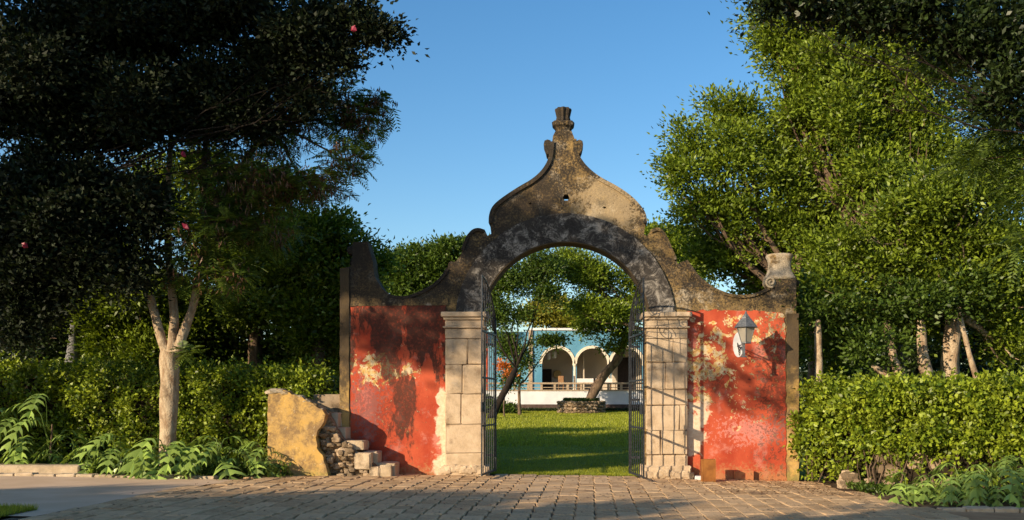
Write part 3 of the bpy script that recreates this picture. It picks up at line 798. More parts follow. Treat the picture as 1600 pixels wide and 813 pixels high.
def blk(name, a, b, yt, yb, d, dep, m='step'):
    kx = d / F; MB().stone((a - PX0) * kx, (b - PX0) * kx, d - D, d - D + dep, H + (PY0 - yb) * kx, H + (PY0 - yt) * kx, .025, .014, 2).build(name, M[m], SP)
blk('step_block', 537, 567, 689, 704, D - .75, .62); blk('step_block', 566, 590, 706, 760, D - .55, .50)
blk('step_block', 553, 579, 708, 734, D - .86, .32); blk('step_block', 590, 617, 724, 760, D - .60, .55)
blk('step_block', 577, 592, 730, 760, D - .85, .28); blk('step_block', 593, 611, 727, 760, D - .82, .2)
blk('step_block', 505, 540, 668, 700, D - .5, .45); blk('step_block', 500, 528, 645, 670, D - .4, .36)
# rubble core: many stones one can pick out
for i in range(150):
    t = random.random(); py = random.uniform(640, 744)
    lim = 512 + (py - 640) * .3 if py < 680 else (535 + (py - 680) * .8 if py < 700 else (553 if py < 732 else 590))
    lo = 500 if py < 660 else (497 if py < 700 else 507 + (py - 700) * .2)
    px = random.uniform(lo, max(lo + 8, lim)); dd = D - random.uniform(.62, .86) * (1 if py > 680 else .9)
    MB().rock(P(px, py, dd), random.uniform(.035, .10), random.uniform(.9, 1.5), 1, random.uniform(.6, 1), 1 if i > 60 else 2).build('rubble_stone', M['rubble'], SP)
blkx = (D - .5) / F
MB().slab(refine(q([(498, 760), (500, 642), (512, 646), (522, 668), (540, 690), (566, 712), (590, 730), (612, 760)], D - .74), .08, .02), -.74, -.01).build('rubble_core', M['earth'], SP)
# low wall running back behind the stub, to the gateway's edge
LW = MB().stone(X0(470), X0(533), .05, .4, -.1, Z0(617), .03, .012, 2)
tag(LW.build('low_wall', M['rubble']), 'low pale stone wall between the yellow stub wall and the gateway edge', 'wall')
# dark shed-like wall in the shade behind
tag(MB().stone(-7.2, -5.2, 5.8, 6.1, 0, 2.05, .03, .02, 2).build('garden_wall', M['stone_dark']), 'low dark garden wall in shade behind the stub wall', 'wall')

# ------------------------------------------------------------------ small things by the right pier
bxw = (D - .85) / F
zb = gz(3, 0)
WB = thing('wooden_box', 'tall brown varnished wooden box on the paving before the right red wall', 'box', (3.0, -.85, gz(3, -.85) + .006))
x0, x1 = (1097.5 - PX0) * bxw, (1118 - PX0) * bxw; zt = H + (PY0 - 718.5) * bxw; z0 = gz(3, -.85) + .01
MB().box(x0, x1, -.86, -.845, z0, zt).build('front_panel', M['wood'], WB)
MB().box(x0, x0 + .015, -.844, -.60, z0, zt).build('side_panel', M['wood'], WB)
MB().box(x1 - .015, x1, -.844, -.60, z0, zt).build('side_panel', M['wood'], WB)
MB().box(x0 + .016, x1 - .016, -.844, -.61, zt - .03, zt - .012).build('lid', M['wood'], WB)
MB().box(x0 + .016, x1 - .016, -.609, -.60, z0, zt).build('back_panel', M['wood'], WB)
for a in (x0 - .004, x1 - .012): MB().box(a, a + .016, -.866, -.8605, z0, zt).build('edge_strip', M['wood'], WB)
tag(MB().stone(X0(1083) , X0(1094), -.42, -.26, zb, zb + .085, .012, .006).build('white_stone', M['white']), 'small white stone at the foot of the wall beside the wooden box', 'stone')

# ================================================================== HOUSE BEHIND
DB = 63.0; YB = DB - D; kb = DB / F
def BX(px): return (px - PX0) * kb
def BZ(py): return H + (PY0 - py) * kb
HS = thing('arcaded_house', 'blue house with white rounded arcade seen through the gateway', 'house', (3, YB, 2.3))
top, flo = BZ(516.5), BZ(612.4); ar = 1.0
arches = [BX(871), BX(925.2), BX(979.4), BX(1033.6), BX(1087.8)]; spz = BZ(568.5)
ol = [(BX(829), flo), (BX(829), top), (BX(1150), top), (BX(1150), flo)]
body = [(BX(829), flo)]
for c in arches:
    body.append((c - ar, flo)); body.append((c - ar, spz))
    for i in range(1, 18): a = math.pi - math.pi * i / 18; body.append((c + ar * math.cos(a), spz + ar * math.sin(a)))
    body.append((c + ar, spz)); body.append((c + ar, flo))
body += [(BX(1150), flo), (BX(1150), top), (BX(829), top)]
MB().slab(body, YB, YB + .5).build('blue_facade', M['blue'], HS)
for c in arches:
    rg = [(c + r * math.cos(math.pi * i / 20), spz + r * math.sin(math.pi * i / 20)) for r in (ar + .17,) for i in range(21)] + [(c + (ar - .01) * math.cos(math.pi * (20 - i) / 20), spz + (ar - .01) * math.sin(math.pi * (20 - i) / 20)) for i in range(21)]
    MB().slab(rg, YB - .06, YB + .3).build('arch_trim', M['cream'], HS)
cols = [arches[0] + ar + .125 + i * (arches[1] - arches[0]) for i in range(4)]
for c in cols:
    MB().lathe([(.14, 0), (.14, .15), (.105, .2), (.09, spz - flo - .2), (.13, spz - flo - .12), (.15, spz - flo)], (c, YB + .05, flo), 12).build('column', M['cream'], HS)
MB().box(BX(826), BX(832), YB - .12, YB + .6, flo, top + .02).build('corner_pilaster', M['balus'], HS)
MB().box(BX(828), BX(1150), YB - .1, YB + .6, top + .002, BZ(513)).build('cornice', M['white'], HS)
MB().box(BX(760), BX(828.5), YB + 1.6, YB + 2.0, flo, top).build('side_wing', M['blue'], HS)
MB().box(BX(820), BX(1150), YB + 3.4, YB + 3.6, flo, top).build('back_wall', M['beige_room'], HS)
MB().box(BX(829), BX(1150), YB + .5, YB + 3.4, top - .35, top - .2).build('ceiling', M['beige_room'], HS)
MB().box(BX(829), BX(832), YB + .5, YB + 3.4, flo, top - .35).build('room_wall', M['beige_room'], HS)
MB().box(BX(912), BX(914), YB + 2.2, YB + 3.4, flo, top - .35).build('room_wall', M['beige_room'], HS)
def onback(px, py, y): kk = (D + y) / F; return ((px - PX0) * kk, H + (PY0 - py) * kk)
yb = YB + 3.35
for (a, b, c, d) in ((846, 862, 577, 608), (965, 992, 559, 610), (1020, 1040, 570, 610)):
    x_, z_ = onback(a, c, yb); x2, z2 = onback(b, d, yb); MB().box(x_, x2, yb - .05, yb + .03, flo, z_).build('door', M['dark'], HS)
for px, py in ((857, 556), (866, 554)):
    x_, z_ = onback(px, py, YB + 1.2)
    t = thing('pendant_lamp', 'pale pendant lamp hanging in the first arch of the blue house, %s of two' % ('left' if px < 860 else 'right'), 'lamp', (x_, YB + 1.2, z_), 'pendant lamps under the arcade')
    MB().lathe([(.10, 0), (.14, .05), (.14, .4), (.08, .45)], (x_, YB + 1.2, z_ - .25), 8).build('shade', M['cloth'], t)
    MB().tube([(x_, YB + 1.2, z_ + .2), (x_, YB + 1.2, top - .352)], .012, 4).build('chain', M['iron'], t)
x_, z_ = onback(871, 585, yb); 
tag(MB().add([(x_ + r * math.cos(math.pi * i / 10), yb - .06 - dy, z_ + r * math.sin(math.pi * i / 10)) for r, dy in ((.28, 0), (.28, .05), (.2, .08), (.1, .05)) for i in range(20)],
    [[j * 20 + i, j * 20 + (i + 1) % 20, (j + 1) * 20 + (i + 1) % 20, (j + 1) * 20 + i] for j in range(3) for i in range(20)] + [list(range(60, 80))]).build('wall_disc', M['straw']), 'round woven straw disc on the back wall in the first arch', 'wall decoration')
# terrace
DT = 58.0; YT = DT - D; kt = DT / F
def TX(px): return (px - PX0) * kt
def TZ(py): return H + (PY0 - py) * kt
tf = TZ(611)
TW = thing('terrace', 'white terrace wall with dark plinth in front of the blue house', 'terrace', (2, YT, 1.1))
MB().box(TX(740), TX(1120), YT, YT + .3, TZ(632), tf).build('white_wall', M['white'], TW)
MB().box(TX(740), TX(1120), YT - .06, YT + .36, .8, TZ(632) - .002).build('plinth', M['stone_dark'], TW)
MB().box(TX(738), TX(1122), YT - .05, YT + .4, tf + .002, tf + .07).build('coping', M['balus'], TW)
MB().box(TX(738), TX(1122), YT + .4, YT + 12, tf - .2, tf + .02).build('terrace_floor', M['balus'], TW)
BL = thing('balustrade', 'low brown stone balustrade along the terrace of the blue house', 'balustrade', (2, YT + .15, tf + .07))
for px in (804, 825, 846, 866.7, 887, 908, 929, 950.7, 971, 992): MB().box(TX(px) - .07, TX(px) + .07, YT + .1, YT + .25, tf + .072, TZ(600.5)).build('post', M['balus'], BL)
MB().box(TX(740), TX(1120), YT + .06, YT + .29, TZ(600.4), TZ(597.8)).build('top_rail', M['balus'], BL)
MB().box(TX(740), TX(1120), YT + .13, YT + .22, TZ(606), TZ(605)).build('lower_rail', M['balus'], BL)
# terrace furniture
def table(px, label):
    x = TX(px); y = YT + 2.5; t = thing('dining_table', label, 'table', (x, y, tf + .02), 'tables on the terrace')
    MB().box(x - .55, x + .55, y - .4, y + .4, tf + .74, tf + .78).build('table_top', M['brownwood'], t)
    MB().box(x - .58, x + .58, y - .43, y + .43, tf + .782, tf + .79).box(x - .58, x + .58, y - .44, y - .432, tf + .45, tf + .789).build('tablecloth', M['cloth'], t)
    for a in (-.5, .5):
        for b in (-.35, .35): MB().box(x + a - .03, x + a + .03, y + b - .03, y + b + .03, tf + .02, tf + .739).build('leg', M['brownwood'], t)
table(944, 'white clothed table on the terrace right of the leaning trunk'); table(917, 'white clothed table on the terrace left of the leaning trunk')
def chair(px, dy, rz, label):
    x = TX(px); y = YT + 2.5 + dy; t = thing('dining_chair', label, 'chair', (x, y, tf + .02), 'chairs on the terrace')
    def b(n, *a): o = MB().box(*a); off = Vector((x, y, tf + .02)); me = newmesh(n, o.v, o.f); return link(n, me, t, M['brownwood'])
    b('seat', -.23, .23, -.23, .23, .42, .46); b('backrest', -.23, .23, .2, .23, .5, .95)
    for a in (-.2, .2):
        for c in (-.2, .2): b('leg', a - .02, a + .02, c - .02, c + .02, 0, .95 if c > 0 else .419)
    t.rotation_euler = (0, 0, rz)
chair(931, 0, -1.5, 'wooden chair on the terrace between the two tables'); chair(960, 0, 1.5, 'wooden chair at the right end of the right table')
chair(903, 0, 1.5, 'wooden chair beside the arcade column left of the tables'); chair(880, .4, 2.4, 'wooden chair under the first arch below the straw disc')
# red wall of the neighbouring wing
RWL = thing('red_house', 'red walled building half hidden behind the tree left of the blue house', 'house', (-4, YB + 4, 1.1))
MB().box(BX(740), BX(835), YB + 4.5, YB + 9, 1.1, BZ(514)).build('red_wall', M['redwall'], RWL)
MB().box(BX(738), BX(840), YB + 4.4, YB + 9.1, BZ(514) + .002, BZ(511)).build('parapet', M['white'], RWL)

# round planter
PD = 55.0; kp = PD / F; pxc = (908.5 - PX0) * kp; pr = 36 * kp; pzb = gz(pxc, PD - D)
PL = thing('round_planter', 'round stone planter with clipped green top under the leaning tree', 'planter', (pxc, PD - D, pzb))
random.seed(41)
for row in range(4):
    for i in range(44):
        a = math.pi * (1.0 + (i + random.uniform(-.3, .3)) / 43); hh = .17
        MB().rock((pxc + (pr - .03) * math.cos(a), PD - D + (pr - .03) * math.sin(a), pzb + hh * (row + .5) + random.uniform(-.04, .04)), random.uniform(.08, .14), random.uniform(.9, 1.4), 1, random.uniform(.6, .9), 1).build('planter_stone', M['rubble'], PL)
MB().lathe([(pr - .04, -.1), (pr - .04, .6), (pr - .3, .62)], (pxc, PD - D, pzb), 24).build('planter_core', M['earth'], PL)
rng = np.random.default_rng(5); n = 5000
a = rng.uniform(0, 2 * math.pi, n); rr_ = 1.03 * np.sqrt(rng.uniform(0, 1, n)); pp = np.stack([pxc + rr_ * np.cos(a), PD - D + rr_ * np.sin(a), pzb + .6 + rng.uniform(0, .22, n)], 1)
addfoliage('clipped_greenery', leaves_at(pp, rng.normal(size=(n, 3)) + [0, 0, .5], .09, .05, rng), M['leaf_mid'], PL)

# ================================================================== HEDGES
def hedge(label, path, depth, h, n, L, m, seed, rough=.10, gaps=None, x_in=0):
    rng = np.random.default_rng(seed); random.seed(seed)
    t = thing('hedge', label, 'hedge', (path[0][0], path[0][1], gz(*path[0])))
    seg = []; tot = 0
    for a, b in zip(path, path[1:]):
        l = math.hypot(b[0] - a[0], b[1] - a[1]); seg.append((tot, l, a, b)); tot += l
    def at(s):
        for st_, l, a, b in seg:
            if s <= st_ + l or (st_, l, a, b) == seg[-1]:
                q_ = (s - st_) / l; tx, ty = (b[0] - a[0]) / l, (b[1] - a[1]) / l; return a[0] + (b[0] - a[0]) * q_, a[1] + (b[1] - a[1]) * q_, -ty, tx
    def hh(s): return h + .13 * mnoise.noise(Vector((s * .8, seed, 0))) + .06 * mnoise.noise(Vector((s * 3, seed, 5)))
    # core
    mb = MB(); N = int(tot / .35); k = 0; vs = []
    for i in range(N + 1):
        x, y, nx, ny = at(tot * i / N); g = gz(x, y)
        for d_, z in ((.42, .1), (.38, h * .6), (.42, hh(tot * i / N) - .2), (depth - .25, hh(tot * i / N) - .2), (depth - .2, .1)):
            jj = mnoise.noise(Vector((x * 2.2, z * 3, d_))) * .12
            vs.append((x + nx * (d_ + jj), y + ny * (d_ + jj), g + z))
    fs = [[i * 5 + q, (i + 1) * 5 + q, (i + 1) * 5 + q + 1, i * 5 + q + 1] for i in range(N) for q in range(4)] + [[0, 1, 2, 3, 4], [N * 5 + 4 - q for q in range(5)]]
    mb.add(vs, fs); mb.build('twig_mass', M['hedge_core'], t)
    # clumped leaves on front, top and ends
    nc = n // 14
    s = rng.uniform(0, tot, nc); u = rng.uniform(0, 1, nc); P_ = np.zeros((nc, 3)); Nn = np.zeros((nc, 3))
    for i in range(nc):
        x, y, nx, ny = at(s[i]); g = gz(x, y); H_ = hh(s[i])
        if u[i] < .68:
            z = H_ * rng.uniform(.02, 1) ** .9; dpt = rng.normal(.05, .08) + .5 * mnoise.noise(Vector((s[i] * 1.9, z * 2.2, seed))) + max(0, .5 - z) * .35 ; P_[i] = (x + nx * dpt, y + ny * dpt, g + z); Nn[i] = (-nx, -ny, .35)
        elif u[i] < .94:
            dpt = rng.uniform(0, depth); P_[i] = (x + nx * dpt, y + ny * dpt, g + H_ + rng.normal(0, .06) + (rng.uniform(.05, .25) if rng.random() < .12 else 0)); Nn[i] = (-nx * .2, -ny * .2, 1)
        else:
            e = 0 if rng.random() < .5 else tot; x, y, nx, ny = at(e); dpt = rng.uniform(0, depth); P_[i] = (x + nx * dpt, y + ny * dpt, g + H_ * rng.uniform(.05, 1)); Nn[i] = ((-1 if e == 0 else 1), 0, .3)
    if gaps:
        keep = np.array([not gaps(p, rng) for p in P_]); P_ = P_[keep]; Nn = Nn[keep]; nc = len(P_)
    off = rng.normal(size=(nc, 14, 3)) * .06 * rng.uniform(.6, 1.5, nc)[:, None, None]
    p = (P_[:, None] + off).reshape(-1, 3); d = (Nn[:, None] * .35 + nrm(off) * .8 + rng.normal(size=off.shape) * .5).reshape(-1, 3)
    V = leaves_at(p, d, L, L * .66, rng, .15, np.repeat(Nn, 14, 0) * .7); addfoliage('foliage', V, M[m], t)
    # bare stems low down
    mb = MB()
    for i in range(int(tot * 4)):
        x, y, nx, ny = at(random.uniform(0, tot)); g = gz(x, y); r_ = random.uniform(.008, .018)
        mb.tube([(x + nx * .05, y + ny * .05, g), (x + nx * .1 + random.uniform(-.15, .15), y + ny * .05, g + .4), (x + nx * .2 + random.uniform(-.3, .3), y + ny * .15, g + .9)], [r_, r_ * .8, r_ * .5], 4, False)
    mb.build('bare_stems', M['bark'], t)['kind'] = 'stuff'; return t
hedge('long clipped green hedge behind the pale forked tree left of the gateway', [(-16, .1), (-5.35, .25)], 1.5, 2.12, 46000, .09, 'leaf_hedge', 3)
def gp(p, r):   # the right hedge thins out low down, where the rough stones show
    x, y, z = p; return (z < .85 and x > 5.9 and r.random() < .72 * sm(.95, .35, z) + .1) or (5.1 < x <= 5.9 and z < 1.0 and r.random() < .7 * sm(1.1, .5, z))
hedge('dense yellow-green hedge over rough stones right of the gateway', [(4.98, -.1), (5.4, -1.0), (6.2, -2.4), (8.2, -3.6), (12, -4.6)], 1.6, 1.98, 46000, .10, 'leaf_hedge', 4, gaps=gp)
RW = thing('rubble_wall', 'rough pale stones of a low rubble wall under the right hedge', 'wall', (6.5, -2.4, -.1))
random.seed(51)
for i in range(70):
    t = random.random(); x = 5.6 + 4.2 * t; y = -1.55 - .55 * (x - 5.6) + (.12 if x > 8 else 0); z = random.uniform(0, .72)
    if x < 6: z *= .4
    MB().rock((x, y - .02 + z * .12, gz(x, y) + z), random.uniform(.10, .22), 1.3, .8, .8, 2 if i < 35 else 1).build('rubble_stone', M['rubble'], RW)

# ================================================================== SPLIT-LEAF PLANTS
def splitleaf(seed, lobes=7, L=.36, Wd=.30):
    random.seed(seed); vs = []; fs = []
    def arch(t, s=0): return Vector((L * t, s, -.85 * L * t * t + .05 * L * math.sin(t * 3)))
    st = [arch(t) for t in lin(0, 1, lobes)]
    for i in range(lobes):
        t = (i + .5) / lobes; a, b = st[i], st[i + 1]
        for sg in (-1, 1):
            w_ = Wd * .62 * (math.sin(math.pi * (.18 + .68 * t)) ** .8) * random.uniform(.85, 1.1); fw = L * (.10 + .10 * t)
            c0 = (a + b) / 2; dn = Vector((0, 0, -1)); lw = (b - a) * .25
            def q_(f, wd_): return [c0 + Vector((fw * 1.3 * f, sg * w_ * f, .015 * math.sin(f * 3))) + dn * (.09 * f * f) + lw * s_ * wd_ for s_ in (-1, 1)]
            p1, p2 = q_(.30, 1.0), q_(.72, .85); tip = q_(1.0, 0)[0]
            k = len(vs); vs += [a.copy(), b.copy(), p1[1], p1[0], p2[1], p2[0], tip]
            F_ = [[k, k + 1, k + 2, k + 3], [k + 3, k + 2, k + 4, k + 5], [k + 5, k + 4, k + 6]]
            fs += F_ if sg > 0 else [f_[::-1] for f_ in F_]
    k = len(vs); e = st[-1]; vs += [e + Vector((0, -.02, 0)), e + Vector((0, .02, 0)), e + Vector((.09, 0, -.04))]; fs.append([k, k + 2, k + 1])
    # midrib and stalk (stalk comes up from the plant's heart)
    mb = MB(); mb.v = vs; mb.f = fs
    mb.tube([Vector((-.34, 0, -.30)), Vector((-.2, 0, -.09)), Vector((-.08, 0, -.005)), Vector((0, 0, 0)), st[lobes // 2] + Vector((0, 0, .004)), st[-1]], [.009, .008, .007, .006, .005, .002], 4, False)
    for v in mb.v: v += Vector((.34, 0, .30))
    return newmesh('leaf', mb.v, mb.f, True)
SL = [splitleaf(60 + i, 5 + i % 3, .38 + .03 * i, .33 + .025 * i) for i in range(4)]
for me in SL: me.materials.append(M['leaf_palm'])
def plant(px, py, d, n, s, label, seed, group, hh=.0, m=None):
    random.seed(seed); p = P(px, py, d); x, y = p.x, p.y
    t = thing('split_leaf_plant', label, 'plant', (x, y, gz(x, y)), group)
    for i in range(int(n * .8)):
        a = 2.4 * i + random.uniform(-.3, .3) if i % 3 == 0 else -2.0 + random.uniform(-1.25, 1.25)
        # leaves lean mostly towards the light and the path
        o = bpy.data.objects.new('leaf', SL[random.randrange(4)]); COL.objects.link(o); o.parent = t
        rise = random.uniform(0, 1); k = s * random.uniform(.75, 1.15)
        o.location = (random.uniform(-.05, .05), random.uniform(-.05, .05), hh * rise)
        o.rotation_euler = (random.uniform(-.35, .35), -.75 * rise + .35, a); o.scale = (k, k, k * (1 + .8 * rise))
    if hh > .3: MB().tube([(x, y, gz(x, y)), (x + .05, y, gz(x, y) + hh)], [.03, .018], 6).build('stem', M['bark'], t)
gl = 'split-leaf plants along the foot of the left hedge'
for i, (px, d, n, s, hh, lab) in enumerate([
    (28, 20.7, 12, 1.15, .75, 'tallest split-leaf plant at the far left edge of the bed'),
    (78, 20.6, 13, 1.25, .95, 'tall split-leaf plant with drooping leaves behind the stone slab'),
    (60, 20.45, 10, .9, .1, 'low split-leaf plant behind the middle of the stone slab'),
    (112, 20.4, 11, .95, .12, 'split-leaf plant behind the right half of the stone slab'),
    (152, 20.1, 11, 1.0, .1, 'split-leaf plant at the right end of the stone slab'),
    (188, 19.5, 12, 1.0, .15, 'split-leaf plant between the stone slab and the pale trunk'),
    (226, 19.6, 10, .95, .1, 'split-leaf plant just left of the pale trunk'),
    (262, 19.4, 13, 1.1, .1, 'large split-leaf plant in front of the pale forked trunk'),
    (300, 19.5, 12, 1.1, .1, 'split-leaf plant just right of the pale trunk'),
    (340, 19.5, 13, 1.1, .15, 'bushy split-leaf plant midway between trunk and stub wall'),
    (374, 19.7, 10, .95, .1, 'small split-leaf plant near the yellow stub wall'),
    (408, 19.8, 11, .85, .15, 'bright split-leaf plant touching the yellow stub wall')]):
    plant(px, 740, d, n, s, lab, 70 + i, gl, hh)
gr = 'split-leaf plants before the right hedge'
for i, (px, d, n, s, hh, lab) in enumerate([
    (1412, 16.9, 9, .75, .0, 'small dark split-leaf plant nearest the paving on the right'),
    (1452, 16.7, 9, .75, .0, 'second small split-leaf plant right of the paving edge'),
    (1500, 16.5, 11, .9, .08, 'large split-leaf plant before the rough stones'),
    (1548, 16.4, 12, 1.0, .1, 'largest split-leaf plant before the right hedge'),
    (1598, 16.4, 12, .95, .4, 'tall split-leaf plant at the right edge of the picture')]):
    plant(px, 740, d, n, s, lab, 90 + i, gr, hh)
# low ground cover between the plants
rng = np.random.default_rng(8); n = 9000
x = rng.uniform(-14, -5.6, n); y = rng.uniform(-1.7, 0, n); pp = np.array([(a, b, gz(a, b) + rng.uniform(0, .22)) for a, b in zip(x, y)])
pp = pp[~((pp[:, 0] < -9.6) & (pp[:, 1] < -.62))]; n = len(pp)
V1 = leaves_at(pp, rng.normal(size=(n, 3)) + [0, -.3, .5], .10, .045, rng)
n2 = 6000; t = rng.uniform(0, 1, n2); x = 5.5 + 6 * t; y = -1.9 - .55 * (x - 5.5) - rng.uniform(-.1, .9, n2) * (1 + t)
pp = np.array([(a, max(b, -5.4), gz(a, b) + rng.uniform(0, .13)) for a, b in zip(x, y)])
V2 = leaves_at(pp, rng.normal(size=(n2, 3)) + [0, -.2, .5], .08, .04, rng)
tag(link('ground_cover', quadmesh('ground_cover', np.concatenate([V1, V2])), None, M['leaf_mid']), kind='stuff')
# grass blades: lawn edge behind the gate, and verge corner by the camera
def blades(x0, x1, y0, y1, n, h, rng, w=.004, pw=1.6):
    x = rng.uniform(x0, x1, n); y = y0 + (y1 - y0) * rng.uniform(0, 1, n) ** pw; p = np.array([(a, b, gz(a, b) - .015) for a, b in zip(x, y)])
    d = nrm(rng.normal(size=(n, 3)) * .45 + [0, 0, 1]); s = nrm(rng.normal(size=(n, 3)) * [1, 1, 0]) * w; l = (h * rng.uniform(.5, 1.3, n))[:, None]
    return np.stack([p - s, p + s, p + d * l + s * .3, p + d * l - s * .3], 1)
rng = np.random.default_rng(9)
tag(link('grass', quadmesh('grass', np.concatenate([blades(-2.6, 2.9, .56, 9, 42000, .055, rng), blades(-5.5, 6.5, 9, 36.4, 110000, .09, rng, .011, 1.0), blades(-9.8, -7.3, -7.6, -10.5, 24000, .09, rng), blades(-2.2, 2.3, .50, .62, 1500, .07, rng)])), None, M['grass']), kind='stuff')

# ================================================================== TREES
# pale forked tree in front of the left hedge
random.seed(2)
T = thing('tree', 'pale forked tree with feathery leaves in front of the left hedge', 'tree', (P(262, 700, 20.2).x, 20.2 - D, gz(-8.3, -.8)))
d = 20.2
def tub(pts, rad, nm, bark='bark_pale', n=12, dd=d):
    q_ = [P(a, b, dd + (c[0] if c else 0)) for a, b, *c in pts]; s = [q_[0]]
    MB().tube(smooth3(q_, 2), interp(rad, len(smooth3(q_, 2))), n, wob=.22).build(nm, M[bark], T, True)
def smooth3(p, it):
    for _ in range(it):
        q_ = [p[0]]
        for a, b in zip(p, p[1:]): q_ += [a.lerp(b, .25), a.lerp(b, .75)]
        q_.append(p[-1]); p = q_
    return p
def interp(r, n):
    o = []
    for i in range(n):
        t = i / (n - 1) * (len(r) - 1); k = min(int(t), len(r) - 2); o.append(r[k] + (r[k + 1] - r[k]) * (t - k))
    return o
tub([(261, 752), (262, 700), (264, 650), (265, 600), (264, 570), (266, 550)], [.19, .17, .17, .19, .20, .19], 'trunk')
tub([(262, 556), (252, 530), (243, 495), (235, 462)], [.12, .10, .085, .075], 'limb', n=9)
tub([(268, 560), (272, 520), (272, 480), (262, 400), (262, 300), (268, 200)], [.13, .11, .09, .07, .06, .04], 'limb', n=9)
tub([(274, 558), (288, 515), (302, 480), (318, 400), (330, 330), (370, 270), (420, 200), (470, 150)], [.12, .105, .085, .08, .07, .06, .045, .03], 'limb', n=9)
tub([(320, 390), (318, 300), (322, 200), (330, 120)], [.07, .06, .05, .03], 'limb', 'bark', n=7)
mb = MB(); random.seed(12)
fp = [pf(560, 190, 20.5, 48, 42), pf(500, 160, 20.6, 60, 50), pf(590, 160, 20.5, 25, 20), pf(430, 200, 20.2, 60, 60), pf(540, 250, 20, 40, 28), pf(480, 290, 20.2, 70, 25), pf(400, 290, 20, 70, 45), pf(330, 260, 20, 60, 70), pf(330, 360, 19.9, 65, 40), pf(400, 360, 20.3, 70, 30), pf(290, 420, 20, 40, 35), pf(350, 430, 20, 45, 35), pf(300, 150, 20.5, 70, 70), pf(400, 120, 21, 60, 50)]
hubs = [P(330, 330, 20.2), P(420, 200, 20.2), P(370, 270, 20.2), P(322, 200, 20.2)]
for p_ in fp:
    c = Vector(p_[:3]); hb = min(hubs, key=lambda h_: (h_ - c).length); pts = bez(hb, c, (0, 0, .1), 6, .2); mb.tube(pts, [.035 * (1 - .6 * i / 6) for i in range(7)], 5, False)
    for k_ in range(7):
        u = Vector([random.gauss(0, 1) for _ in range(3)]).normalized(); e = c + Vector((u.x * p_[3], u.y * p_[4], u.z * p_[5]))
        mb.tube(bez(c, e, (0, 0, .05), 4, .2), [.012, .010, .008, .006, .004], 4, False)
mb.build('branches', M['bark'], T)
rng = np.random.default_rng(11)
addfoliage('crown', fronds(fp, 3100, .34, 8, .14, .032, rng, .1, .35), M['leaf_feather'], T)
rng = np.random.default_rng(13); c, u = clumps([p for p in fp[:7] + fp[:7] + fp], 1500, rng, .2)
pp = (c[:, None] + rng.normal(size=(1500, 6, 3)) * [.07, .07, .06]).reshape(-1, 3); dd_ = rng.normal(size=pp.shape) * .35 + [0, 0, -1]
addfoliage('seed_pod', leaves_at(pp, dd_, .15, .026, rng, 0), M['pod'], T, 'brown hanging seed pods')
rng = np.random.default_rng(14)
addfoliage('low_spray', fronds([pf(292, 550, 20, 14, 10)], 26, .3, 8, .13, .028, rng, .1, .3), M['leaf_feather'], T)

# dark foreground tree overhanging the left (stands left of the view)
TD = 'dark broad-leaved tree overhanging the whole upper left'
pd_ = [pf(60, 60, 18.6, 130, 110), pf(220, 40, 18.9, 120, 90), pf(370, 20, 19.1, 100, 75), pf(480, 35, 19.0, 70, 55), pf(550, 35, 18.9, 40, 42), pf(592, 52, 18.9, 26, 14), pf(520, 95, 19.1, 38, 36), pf(440, 105, 19.2, 60, 50), pf(480, 150, 19.2, 30, 26), pf(90, 200, 19.2, 130, 100),
       pf(230, 170, 19.3, 100, 85), pf(330, 150, 19.4, 80, 60), pf(390, 190, 19.4, 45, 40), pf(60, 330, 19.3, 110, 100), pf(170, 320, 19.3, 75, 85), pf(40, 450, 19.4, 70, 75), pf(130, 410, 19.4, 65, 48), pf(195, 420, 19.4, 38, 50), pf(20, 530, 19.4, 30, 26), pf(225, 350, 19.4, 30, 50)]
tree(TD, -160, 19.2, 330, pd_, .3, 6200, 26, .30, .115, .065, 'leaf_shaded', 'bark_dark', seed=21, twigs=2, inner=.1, limb=.03)
T2 = bpy.data.objects[[o.name for o in COL.objects if o.get('label') == TD][0]]
mb = MB(); random.seed(3)
for px, py in ((285, 241), (291, 354), (38, 383), (553, 45)):
    MB().rock(P(px, py, 18.2), .06, 1, .7, 1.1, 1, .9).build('red_flower', M['flower'], T2)

# background trees: left of gateway
gb = 'trees behind the left hedge'
def bt(label, base, dist, fork, puffs, seed, leaf='leaf_mid', bark='bark', nc=1500, per=22, L=.13, **k):
    return tree(label, base, dist, fork, puffs, k.pop('r', .22), nc, per, k.pop('cr', .32), L, L * .5, leaf, bark, group=k.pop('group', gb), seed=seed, **k)
bt('dense green tree behind the hedge directly left of the gateway', 500, 23.8, 520, [pf(500, 400, 23.8, 62, 60), pf(545, 440, 23.8, 45, 60), pf(480, 370, 24.2, 55, 35), pf(440, 440, 23.8, 70, 70), pf(500, 500, 23.8, 60, 60), pf(530, 350, 24.2, 24.1, 18), pf(560, 395, 23.8, 25, 25), pf(590, 405, 24.2, 18, 16)], 31, 'leaf_lit', nc=1900)
bt('broad leafy tree behind the middle of the left hedge', 400, 24.6, 500, [pf(370, 420, 24.6, 90, 70), pf(300, 470, 24.6, 70, 60), pf(420, 360, 25.0, 60, 45), pf(330, 350, 25.0, 80, 55), pf(400, 500, 24.6, 60, 45), pf(240, 290, 24.8, 45, 50), pf(320, 262, 25.0, 45, 34), pf(400, 290, 25.2, 50, 28)], 32, 'leaf_lit', nc=1700)
bt('shaded tree behind the hedge near the pale trunk', 200, 24.1, 510, [pf(220, 470, 24.1, 70, 60), pf(180, 520, 24.1, 60, 50), pf(260, 530, 24.1, 60, 40), pf(150, 440, 24.1, 80, 60)], 33, 'leaf_lit', nc=1600)
